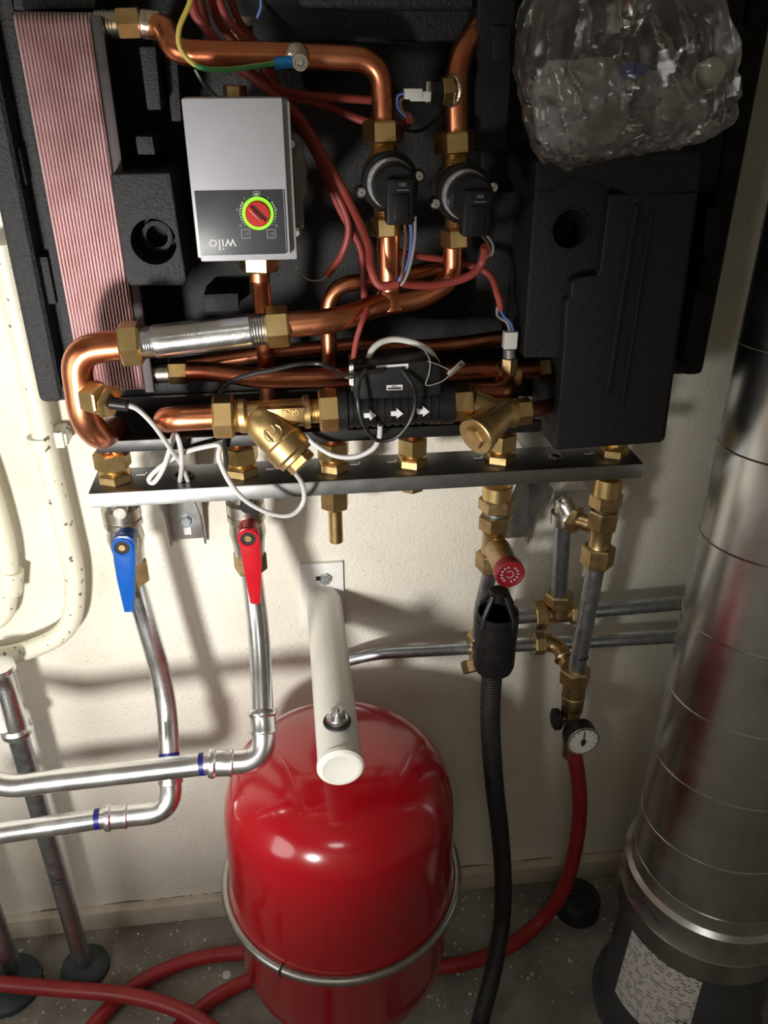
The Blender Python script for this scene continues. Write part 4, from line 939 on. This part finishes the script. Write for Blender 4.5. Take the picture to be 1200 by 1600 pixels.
# level pipes on the wall
Yw = -0.052
t = thing('steel_pipe', 'upper grey level pipe along the wall behind the funnel and duct', 'pipe', A(950, 950, Yw))
part(t, 'tube', cyl(A(790, 966, Yw), A(1110, 939, Yw), 0.0118, 24), 'galvanised')
t = thing('brass_tee', 'brass tee on the upper level pipe with nuts on three sides', 'pipe fitting', A(865, 962, Yw))
vpart(t, 'nut', 834, 962, 853, 960, Yw, 44, 'hex', 'brass_old', ph=.2); vpart(t, 'body', 850, 960, 900, 956, Yw, 30, 'cyl', 'brass_old')
vpart(t, 'nut', 874, 926, 873, 944, -0.056, 42, 'hex', 'brass_old'); vpart(t, 'neck', 873, 942, 872, 958, -0.054, 34, 'cyl', 'brass_old'); vpart(t, 'nut', 890, 958, 900, 957, Yw, 36, 'hex', 'brass_old')
t = thing('steel_pipe', 'lower grey level pipe along the wall from the vessel to the duct', 'pipe', A(950, 1000, Yw))
part(t, 'tube', tube(fillet([A(528, 1036, -0.03), A(585, 1021, -0.05), A(740, 1013, Yw), A(1110, 993, Yw)], 0.05), 0.0102, 22), 'galvanised')
t = thing('brass_elbow_tee', 'brass angled tee joining the lower level pipe to the gauge', 'pipe fitting', A(895, 1060, -0.1))
vpart(t, 'nut', 834, 1006, 851, 1005, Yw, 34, 'hex', 'brass_old', ph=.2); vpart(t, 'collar', 851, 1005, 862, 1004, Yw, 28, 'cyl', 'brass_old')
P = [A(858, 1005, Yw), A(874, 1012, -0.065), A(888, 1040, -0.10), A(898, 1062, -0.125)]
part(t, 'body', tube(fillet(P, .02), [.0135]*len(fillet(P, .02)), 22), 'brass_old')
part(t, 'ring', lathe([(0, .0155), (.003, .0172), (.006, .0155)], A(880, 1026, -0.083), P[2]-P[1], 24), 'brass_old')
vpart(t, 'nut', 899, 1044, 898, 1066, -0.125, 46, 'hex', 'brass_old', ph=.2)
CK = thing('check_valve', 'brass check valve body hanging above the pressure gauge', 'valve', A(894, 1110, -0.125))
a = A(898, 1062, -0.125); b = A(894, 1106, -0.125); L = (b-a).length; r = px_w(a, b, 35)
part(CK, 'body', lathe([(0, r), (L*.50, r), (L*.52, r*1.06), (L*.58, r*1.06), (L*.6, r*.98), (L*.96, r*.98), (L, r*.9)], a, b-a, 28), 'brass_old')
vpart(CK, 'nut', 894, 1102, 893, 1116, -0.125, 32, 'hex', 'brass_old')
tap = vpart(CK, 'tap', 893, 1112, 890, 1180, -0.125, 24, 'cyl', 'brass_old')
a = A(890, 1122, -0.125); b = A(876, 1123, -0.125); part(CK, 'stem', cyl(a, b, .007), 'brass_old')
part(CK, 'knob', lathe([(0, W(13, a)), (.003, W(17, a)), (.012, W(17, a)), (.015, W(12, a))], b, b-a, 18), 'black_plastic', 'black turning knob')
GA = thing('pressure_gauge', 'small round pressure gauge with white dial on the red hose', 'gauge', A(910, 1165, -0.16))
gc = A(911, 1158, -0.165); R = W(26, gc); gn = V((0.05, -1, 0.02)).normalized()
part(GA, 'case', cyl(gc-gn*0.026, gc, R, 40, 0.002), 'black_plastic'); part(GA, 'bezel', annulus(gc-gn*.001, gn, R*.90, R*1.0, .003), 'nickel')
di = part(GA, 'dial', cyl(gc, gc+gn*.0008, R*.90, 40), 'dial_white', 'white dial face')
gx = V((1, 0.05, 0)).normalized(); gz = gx.cross(gn)*1; gz = V((0, 0, 1))
nd = [gc+gn*.0016+gz*R*.72, gc+gn*.0016-gz*R*.30]
part(GA, 'needle', many(tube(nd, R*.035, 6), cyl(gc+gn*.001, gc+gn*.003, R*.16, 20), obox(gc+gn*.0016-gz*R*.22, gx*R*.10, gn*.0003, gz*R*.12)), 'print_black')
tk = MB()
for i in range(11):
    an = math.radians(225-27*i); d = gx*math.cos(an)+gz*math.sin(an); tk.join(obox(gc+gn*.0010+d*R*.76, d*R*.07, gn*.0002, gx.cross(d)*0+(-gx*math.sin(an)+gz*math.cos(an))*R*.018))
part(GA, 'dial_marks', tk, 'print_black'); part(GA, 'stem', cyl(gc-gn*.02, A(893, 1140, -0.125), .007), 'brass_old')

# ================================================================== red hoses on the floor
hr = 0.0138
P = spline([A(895, 1172, -0.128), A(901, 1200, -0.128), A(906, 1260, -0.122), A(898, 1330, -0.125), A(878, 1395, -0.13), AZ(846, 1438, 0.03), AZ(800, 1476, 0.0145), AZ(740, 1501, 0.0142), AZ(680, 1511, 0.0142), AZ(560, 1512, 0.0142), AZ(450, 1500, .0142), AZ(380, 1489, 0.0142), AZ(300, 1500, .0142), AZ(230, 1529, .0142), AZ(180, 1566, .0142), AZ(110, 1650, 0.0142), AZ(-20, 1850, .0142), AZ(-300, 2000, .0142)], 10)
solo('filling_hose', tube(P, hr, 18), 'hose_red', 'red rubber hose from the gauge across the floor behind the vessel', 'hose')
P = spline([AZ(-420, 1500, .0142), AZ(-200, 1510, .0142), AZ(-60, 1532, .030), AZ(0, 1537, .046), AZ(90, 1545, .040), AZ(190, 1554, .044), AZ(265, 1572, .043), AZ(320, 1600, .043), AZ(375, 1650, .030), AZ(480, 1800, .0142), AZ(420, 2000, .0142)], 10)
solo('filling_hose', tube(P, hr*1.03, 18), 'hose_red', 'red rubber hose end crossing over the other hose near the dark collars', 'hose')
P = spline([AZ(60, 2000, .0142), AZ(180, 1760, .0142), AZ(250, 1640, .0142), AZ(300, 1588, .0142), AZ(350, 1551, .0142), AZ(410, 1528, .0142), AZ(490, 1533, .0142), AZ(560, 1570, .0142)], 10)
solo('filling_hose', tube(P, hr, 18), 'hose_red', 'red rubber hose loop disappearing under the red vessel', 'hose')

# ================================================================== duct, base and floor bits
dx, dy = 0.655, -0.300
DU = thing('spiral_duct', 'large galvanised spiral air duct standing at the right', 'duct', (dx, dy, 0.285))
rd = 0.132
part(DU, 'pipe', lathe([(0.36, rd), (1.0, rd), (1.6, rd), (2.45, rd)], (dx, dy, 0), (0, 0, 1), 96), 'duct_zinc')
part(DU, 'coupling', lathe([(.285, rd+.011), (.287, rd+.012), (.33, rd+.011), (.333, rd+.0125), (.336, rd+.011), (.375, rd+.008), (.382, rd+.011), (.388, rd+.011), (.394, rd+.003), (.420, rd+.001)], (dx, dy, 0), (0, 0, 1), 96), 'duct_zinc')
pts = []; pitch = 0.128
for i in range(96*16+1):
    an = 2*math.pi*i/96; z = .44+pitch*i/96
    if z < 2.44: pts.append(V((dx+math.cos(an)*rd, dy+math.sin(an)*rd, z)))
part(DU, 'seam', tube(pts, [.0013]*len(pts), 6), 'duct_zinc')
p = AZ(1165, 1470, .335); an = math.atan2(p.y-dy, p.x-dx)
an = math.radians(-62); q = V((dx+math.cos(an)*(rd+.011), dy+math.sin(an)*(rd+.011), .352))
part(DU, 'screw', lathe([(0, .006), (.003, .005), (.0045, .002)], q, (math.cos(an), math.sin(an), 0), 16), 'stainless')
part(DU, 'hole', lathe([(0, .006), (.001, .006)], q+V((0, 0, .022)), (math.cos(an), math.sin(an), 0), 12), 'dark_hole')
BU = thing('duct_base', 'dark grey plastic tub under the duct with a printed paper label', 'tub', (dx, dy, 0))
part(BU, 'tub', lathe([(0, .150), (.004, .153), (.010, .150), (.012, .138), (.20, .130), (.285, .126)], (dx, dy, 0), (0, 0, 1), 72), 'bucket_grey')
def curved_label(a0, a1, z0, z1, nme, mat):
    n_ = 16; vs = []; fs = []
    def rad(z): return .138-(.008*(z-.012)/.19)+.0006
    for i in range(n_+1):
        an = math.radians(a0+(a1-a0)*i/n_)
        for z in (z0, z1): vs.append((dx+math.cos(an)*rad(z), dy+math.sin(an)*rad(z), z))
    for i in range(n_): fs.append((2*i, 2*i+2, 2*i+3, 2*i+1))
    o = part(BU, nme, MB().add(vs, fs), mat, 'white paper label with small print'); uv = o.data.uv_layers.new(name='u')
    for l in o.data.loops:
        k = l.vertex_index; uv.data[l.index].uv = (1-(k//2)/n_, k % 2)
    return o
lab = curved_label(186, 246, .085, .262, 'label', 'label_print')
an = math.radians(240); q = V((dx+math.cos(an)*.1365, dy+math.sin(an)*.1365, .15)); xd = V((-math.sin(an), math.cos(an), 0))
part(lab, 'lettering', text('CE', .016, q, xd, (0, 0, 1), .0002), 'print_black')
part(lab, 'emblem', lathe([(0, .008), (.0008, .008)], V((dx+math.cos(an)*.1368, dy+math.sin(an)*.1368, .105)), (math.cos(an), math.sin(an), 0), 20), 'print_black')
curved_label(262, 284, .04, .115, 'label', 'paper')
q = AZ(905, 1418, 0.02)
t = thing('rubber_foot', 'black round rubber block on the floor behind the red hose', 'block', (q.x, q.y, 0))
part(t, 'body', lathe([(0, .044), (.004, .046), (.040, .044), (.046, .040), (.047, .0)], (q.x, q.y+.01, 0), (0, 0, 1), 40), 'black_rubber')
for k in range(5): part(t, 'ridge', obox((q.x+.004, q.y+.036-.012*k, .047), (.028-.003*abs(k-2), 0, 0), (0, .0022, 0), (0, 0, .0025), .001), 'black_rubber')
q = AZ(354, 1523, 0.001); solo('paper_disc', lathe([(0, .0085), (.0012, .0085)], (q.x, q.y, 0.0), (0, 0, 1), 24), 'chip_white', 'small round white disc lying on the floor left of the vessel', 'disc')
# loose flakes of paint
fm = MB()
for i in range(420):
    px_ = random.uniform(-20, 1000); y0 = 1470-(px_)*0.105; py_ = y0+random.random()**1.3*180+4
    q = AZ(px_, py_, 0.0)
    if (q.x-vx_)**2+(q.y-vy)**2 < .02: pass
    s = random.choice((.0008, .0011, .0014, .0018, .0025, .0034)); n_ = random.randint(4, 6); ph = random.random()*6
    poly = [(q.x+math.cos(ph+6.283*k/n_)*s*random.uniform(.6, 1.2), q.y+math.sin(ph+6.283*k/n_)*s*random.uniform(.6, 1.2), 0.0002) for k in range(n_)]
    fm.join(prism(poly, (0, 0, .0012)))
solo('paint_flakes', fm, 'chip_white', 'pale flakes of paint and grit scattered over the concrete floor', 'debris', kind='stuff', smooth=False)

# ================================================================== cables
def cable(name, label, pts, wpx, mat, n=8, seg=10, cat='cable', group=None):
    P = spline(AL(pts), n); r = W(wpx/2, P[len(P)//2]); return solo(name, tube(P, r, seg), mat, label, cat, group)
# red sensor cables
RC = 'red sensor cables in the bundle'
def red(label, pts, w_=13): return cable('red_cable', label, pts, w_, 'cable_red', group=RC)
red('red cable looping over at the top and running right to the first mixing valve', [(305, -40, -.203), (318, 20, -.203), (330, 60, -.203), (352, 92, -.203), (400, 125, -.203), (460, 146, -.203), (530, 153, -.21), (605, 158, -.205)])
red('red cable in the bundle dipping towards the first valve nut', [(322, -40, -.19), (340, 30, -.19), (365, 65, -.19), (392, 112, -.19), (440, 146, -.188), (500, 162, -.19), (560, 186, -.20), (602, 197, -.208), (630, 198, -.222), (640, 187, -.243)])
red('red cable in the bundle ending with bare grey wires under the pump flange', [(335, -40, -.208), (352, 25, -.208), (392, 70, -.209), (430, 140, -.2165), (480, 210, -.2165), (520, 290, -.212), (544, 350, -.21), (535, 395, -.205), (510, 432, -.21)], 12)
red('red cable in the bundle hanging straight down to the manifold', [(350, -40, -.18), (372, 30, -.178), (408, 80, -.176), (446, 160, -.175), (492, 240, -.18), (532, 330, -.19), (562, 385, -.20), (568, 432, -.207), (569, 468, -.212)], 11)
red('red cable curling up below the first valve and joined by blue wires', [(298, -30, -.22), (302, 15, -.22), (322, 45, -.2205), (380, 108, -.222), (462, 176, -.231), (510, 250, -.229), (548, 320, -.24), (575, 380, -.265), (580, 420, -.28), (594, 446, -.285), (622, 443, -.285)], 14)
red('red cable sweeping under both valves up to the second motor', [(624, 440, -.285), (645, 445, -.28), (690, 444, -.275), (735, 430, -.275), (754, 408, -.275), (758, 385, -.285)], 13)
red('thin red cable crossing level behind the two valve risers', [(590, 385, -.2), (640, 398, -.2), (700, 407, -.2), (760, 425, -.21), (778, 462, -.225), (782, 484, -.225)], 11)
red('short red cable entering the flow meter housing from above', [(574, 482, -.286), (565, 505, -.296), (556, 535, -.295), (551, 572, -.29)], 9)
# thin cores
def wire(label, pts, mat, w_=4.5): return cable('wire', label, pts, w_, mat, seg=8, cat='wire')
wire('blue wire from the first motor connector', [(641, 338, -.325), (643, 375, -.31), (638, 410, -.295), (627, 432, -.288), (621, 443, -.286)], 'wire_blue', 5.5)
wire('brown wire from the first motor connector', [(632, 338, -.325), (634, 375, -.31), (630, 410, -.298), (628, 440, -.288)], 'wire_brown')
wire('grey wire from the first motor connector', [(649, 338, -.325), (648, 375, -.312), (642, 410, -.30), (634, 434, -.29), (626, 446, -.287)], 'wire_grey')
wire('brown wire from the second motor connector', [(752, 366, -.325), (762, 380, -.31), (766, 395, -.29), (758, 404, -.28)], 'wire_brown')
wire('grey wire from the second motor connector', [(760, 366, -.325), (770, 382, -.31), (769, 396, -.29), (757, 402, -.278)], 'wire_grey')
wire('blue wire into the white plug above the right strainer', [(780, 480, -.225), (787, 494, -.228), (798, 505, -.228), (802, 520, -.225)], 'wire_blue')
wire('grey wire into the white plug above the right strainer', [(777, 480, -.225), (778, 494, -.228), (792, 504, -.228), (797, 520, -.225)], 'wire_grey')
wire('thin bare grey wire curling below the pump', [(512, 430, -.21), (500, 438, -.21), (480, 436, -.21), (462, 416, -.21)], 'wire_grey', 2.5)
wire('blue wire looping from the white sensor plug', [(634, 146, -.262), (622, 150, -.262), (622, 168, -.255), (634, 182, -.25)], 'wire_blue')
wire('brown wire looping from the white sensor plug', [(636, 150, -.262), (626, 158, -.262), (630, 174, -.255), (642, 178, -.25)], 'wire_brown')
cable('wire', 'thin black wire behind the white sensor plug', [(620, 200, -.185), (652, 205, -.19), (676, 192, -.2), (694, 172, -.2)], 5, 'cable_black', cat='wire')
# white plug on the sensor by the second valve
p = A(651, 147, -.262)
t = thing('sensor_plug', 'small white plug pushed on the sensor by the right copper pipe', 'plug', p)
part(t, 'body', box((p.x-W(20, p), p.y-.006, p.z-W(7, p)), (p.x+W(8, p), p.y+.006, p.z+W(8, p)), .001), 'white_plastic')
part(t, 'shroud', box((p.x-W(10, p), p.y-.005, p.z-W(10, p)), (p.x+W(24, p), p.y+.005, p.z+W(4, p)), .001), 'white_plastic')
part(t, 'latch', box((p.x+W(14, p), p.y-.003, p.z-W(12, p)), (p.x+W(22, p), p.y+.003, p.z+W(18, p)), .001), 'nickel')
# earth wire
P = spline(AL([(306, -50, -.30), (298, 0, -.30), (280, 45, -.30), (283, 78, -.298), (310, 104, -.295), (350, 109, -.292), (395, 104, -.288), (436, 98, -.284)]), 8)
r = W(4.2, P[20]); em = tube(P, r, 12); k = 12
for i in range(len(em.m)): em.m[i] = (0 if (i % 12) in (6, 7, 8) else 1) if i < len(em.m)*.55 else (1 if (i % 12) in (3, 4, 9) else 0)
EW = thing('earth_wire', 'yellow and green earth wire with a blue lug bolted to the copper pipe', 'wire', A(440, 98, -.28))
part(EW, 'wire', em, ['wire_green', 'wire_yellow'])
a = A(429, 99, -.2845); b = A(456, 97, -.283)
part(EW, 'lug_sleeve', lathe([(0, W(8, a)), ((b-a).length*.3, W(9, a)), ((b-a).length, W(9.5, a))], a, b-a, 18), 'lug_blue', 'blue insulated lug')
c = A(469, 98, -.283)
part(EW, 'lug_ring', many(annulus(c+V((0, .001, 0)), (0, -1, 0), W(5, c), W(12, c), .0015), obox((b+c)/2, (W(8, c), 0, 0), (0, .0008, 0), (0, 0, W(5, c)))), 'stainless')
part(EW, 'bolt', many(hexn(c+V((0, .02, 0)), c+V((0, -.005, 0)), W(9.5, c), .2), cyl(c+V((0, -.005, 0)), c+V((0, -.009, 0)), W(5.5, c), 16, .001)), 'stainless')
# bits at the very top
t = thing('air_vent', 'brass vent fitting half hidden behind the thick copper pipe', 'pipe fitting', A(375, 66, -.15))
vpart(t, 'body', 374, 40, 375, 72, -.15, 34, 'cyl', 'brass_old'); vpart(t, 'cap', 380, 26, 380, 40, -.15, 30, 'cyl', 'white_plastic')
vpart(t, 'nut', 374, 38, 374, 54, -.15, 40, 'hex', 'brass')
wire('blue wire hanging at the top beside the vent', [(400, -30, -.24), (408, 5, -.24), (402, 28, -.235)], 'wire_blue', 5)
cable('cable_loop', 'black cable behind the pump top', [(305, 108, -.19), (318, 130, -.19), (335, 150, -.2), (352, 165, -.2)], 8, 'cable_black')
# grey cables at the rail
cable('grey_cable', 'grey cable from the gland on the copper elbow through the rail grommet', [(198, 633, -.338), (216, 640, -.335), (240, 664, -.32), (264, 698, -.28), (284, 728, -.21), (294, 752, -.165)], 8, 'cable_grey')
cable('grey_cable', 'grey cable looping over the rail and hanging below it beside the red valve',
      [(281, 752, -.165), (284, 725, -.228), (281, 694, -.262), (273, 678, -.268), (266, 700, -.262), (254, 734, -.235), (240, 754, -.225), (233, 748, -.22), (250, 730, -.225), (285, 708, -.235), (325, 697, -.24), (343, 697, -.245), (342, 716, -.25), (358, 752, -.25), (385, 783, -.245), (425, 803, -.235), (456, 804, -.23), (474, 784, -.225), (472, 756, -.23), (455, 730, -.25), (448, 705, -.25)], 8, 'cable_grey')
cable('grey_cable', 'grey cable from behind the strainer curving up under the flow meter', [(478, 680, -.242), (490, 693, -.246), (520, 711, -.255), (553, 714, -.265), (580, 703, -.27), (592, 686, -.28), (594, 664, -.285)], 8, 'cable_grey')
# cables around the flow meter
cable('white_cable', 'thick white cable arching over the flow meter', [(575, 582, -.285), (577, 556, -.285), (590, 538, -.28), (615, 530, -.275), (648, 536, -.275), (672, 550, -.28), (686, 574, -.29)], 10, 'cable_white')
cable('black_cable', 'black cable lying across the copper pipes into the flow meter', [(342, 640, -.24), (345, 614, -.25), (362, 596, -.255), (395, 584, -.255), (430, 577, -.255), (465, 569, -.255), (500, 568, -.255), (522, 578, -.275), (544, 588, -.317), (570, 582, -.316), (600, 578, -.314)], 8, 'cable_black')
cable('black_cable', 'black cable loop hanging around the front of the flow meter', [(572, 577, -.3215), (561, 598, -.327), (559, 628, -.335), (566, 660, -.335), (582, 683, -.332), (598, 689, -.33), (622, 681, -.332), (642, 655, -.336), (649, 625, -.333), (644, 600, -.322), (628, 578, -.315)], 6.5, 'cable_black')
cable('black_cable', 'thin black cable dropping behind the left end of the strainer', [(350, 676, -.25), (352, 700, -.237), (354, 722, -.212), (352, 738, -.192)], 6, 'cable_black')
t = thing('wire_seal', 'twisted wire seal with a small metal tag on the flow meter', 'seal', A(700, 580, -.31))
P = spline(AL([(655, 536, -.30), (665, 550, -.31), (672, 565, -.315), (670, 585, -.315), (666, 602, -.315), (690, 596, -.315), (704, 582, -.315), (690, 572, -.315), (668, 564, -.315)]), 6)
part(t, 'wire', tube(P, W(.9, P[0]), 6), 'wire_grey')
q0 = A(701, 586, -.316); q1 = A(724, 565, -.316); d = (q1-q0)
part(t, 'tag', obox((q0+q1)/2, d*.5, (0, .001, 0), d.normalized().cross(V((0, 1, 0)))*W(4.5, q0), .0005), 'nickel')
part(t, 'tag_hole', obox(q1-d*.18+V((0, -.001, 0)), d*.08, (0, .0003, 0), d.normalized().cross(V((0, 1, 0)))*W(2, q0)), 'dark_hole')

# ================================================================== clear bag of spare parts
def nvec(q): return V((noise.noise(q), noise.noise(q+V((31.4, 7.7, 2.1))), noise.noise(q+V((5.3, 47.1, 19.9)))))
def bag(name, label, cat, outline_l, outline_r, ys, Yc_, dep, mat, amp, nu=96, nv=70, lines=40, seed=1, upright=True, lobes=False):
    # closed front/back film; outline columns given at rows ys; long sharp creases
    rg = random.Random(seed); cr = []
    for q in range(lines):
        u0 = rg.uniform(-1, 1); t0 = rg.uniform(-.05, 1.0); L = rg.uniform(.12, .55)
        an = math.pi/2 + rg.gauss(0, .30) if (upright and t0 < .55) else rg.uniform(0, math.pi)
        cr.append((u0, t0, math.cos(an)*L*1.2, math.sin(an)*L, rg.uniform(.04, .13), rg.uniform(.4, 1.3)*(1 if rg.random() < .7 else -.8), rg.random() < .55))
    off = V((seed*3.1, seed*1.7, seed*5.3))
    def crease(u, t, front):
        h = 0
        for u0, t0, du, dt, wd, am, fr in cr:
            if fr != front: continue
            ax = u-u0; ay = (t-t0)*1.3; bx = du; by = dt*1.3; k = max(0, min(1, (ax*bx+ay*by)/(bx*bx+by*by)))
            d = math.hypot(ax-bx*k, ay-by*k); wk = wd*(1-.7*abs(k-.5)*2*.8)
            if d < wk: h += am*(1-d/wk)**1.3
        return h
    def ip(tab, t):
        s = t*(len(tab)-1); i = min(int(s), len(tab)-2); f = s-i; return tab[i]*(1-f)+tab[i+1]*f
    vs = []; fs = []
    for j in range(nv+1):
        t = j/nv; y = ip(ys, t); xl = ip(outline_l, t); xr = ip(outline_r, t)
        a = A(xl, y, Yc_); b = A(xr, y, Yc_); c = (a+b)/2; hw = (b-a)/2; dd_ = dep*(.25+.75*math.sin(math.pi*min(1, .10+.82*t)))
        if t > .93: dd_ *= max(.15, (1-t)/.07)
        for i in range(nu):
            an = 2*math.pi*i/nu; ca = math.cos(an); sa = math.sin(an); u = abs(ca)**.8*(1 if ca > 0 else -1)
            p = c + hw*u + V((0, -1, 0))*dd_*abs(sa)**.8*(1 if sa > 0 else -1)
            n1 = nvec(p*22+off)*amp*.8 + nvec(p*60+off)*amp*.25
            p = p + n1 + V((ca*.3, -(1 if sa > 0 else -1)*abs(sa)**.5, 0))*crease(u, t, sa > 0)*amp
            if lobes:
                s_ = max(0, min(1, (t-.62)/.38)); s_ = s_*s_*(3-2*s_); p = p + V((0, 0, s_*(.022*math.exp(-((u-.05)/.13)**2) + (.010 if u > .05 else 0)*min(1, abs(u-.05)*3))))
            if t > .90: p = p + V((0, 0, amp*.9*noise.noise(V((u*4, seed, 0)))))
            vs.append(p)
    for j in range(nv):
        for i in range(nu): i2 = (i+1) % nu; fs.append((j*nu+i, j*nu+i2, (j+1)*nu+i2, (j+1)*nu+i))
    fs.append(tuple(nv*nu+i for i in range(nu)))
    return solo(name, MB().add(vs, fs), mat, label, cat, smooth=True, angle=30)
Yg = -0.315
bag('plastic_bag', 'clear crumpled plastic bag of spare parts hanging on the foam cover', 'bag',
    [846, 834, 820, 806, 808, 814, 826, 850], [1104, 1128, 1138, 1141, 1138, 1136, 1112, 1060], [-60, -5, 50, 100, 145, 190, 228, 256], Yg, .052, 'clear_film', .008, 190, 130, 90, 3, True, True)
bag('inner_bag', 'milky crumpled small bag at the left inside the clear bag', 'bag',
    [858, 840, 830, 833, 842, 860], [952, 975, 982, 978, 955, 918], [92, 118, 150, 188, 218, 236], Yg, .026, 'milky_film', .005, 120, 80, 60, 7, False)
bag('inner_bag', 'milky crumpled small bag at the right inside the clear bag', 'bag',
    [1008, 994, 990, 994, 1008, 1030], [1052, 1078, 1098, 1104, 1092, 1066], [108, 128, 152, 175, 195, 210], Yg, .024, 'milky_film', .005, 120, 80, 60, 11, False)
t = thing('blue_part', 'blue plastic connector inside the clear bag', 'spare part', A(985, 115, Yg))
a = A(972, 112, Yg-.01); b = A(1008, 108, Yg-.012); part(t, 'body', lathe([(0, W(11, a)), (.008, W(12, a)), (.009, W(8, a)), ((b-a).length, W(8, a))], a, b-a, 20), 'part_blue')
part(t, 'ring', ringw(a+(b-a)*.6, b-a, W(10, a), W(2, a)), 'part_blue')
t = thing('blue_part', 'second blue plastic connector deeper in the clear bag', 'spare part', A(1035, 120, Yg))
a = A(1024, 126, Yg); b = A(1042, 112, Yg); part(t, 'body', lathe([(0, W(9, a)), (.01, W(10, a)), (.011, W(7, a)), ((b-a).length, W(7, a))], a, b-a, 20), 'part_blue')
part(t, 'ring', ringw(a+(b-a)*.7, b-a, W(9, a), W(2, a)), 'part_blue')
c = A(1108, 122, Yg); t = thing('cream_part', 'cream plastic cap inside the clear bag', 'spare part', c)
part(t, 'cap', lathe([(0, W(10, c)), (.01, W(20, c)), (.026, W(21, c)), (.031, W(16, c))], c+V((-.002, .020, 0)), (0.1, -1, .2), 28), 'part_cream')
part(t, 'rim', ringw(c+V((-.002, .002, 0)), (0.1, -1, .2), W(20, c), W(3, c)), 'part_cream')
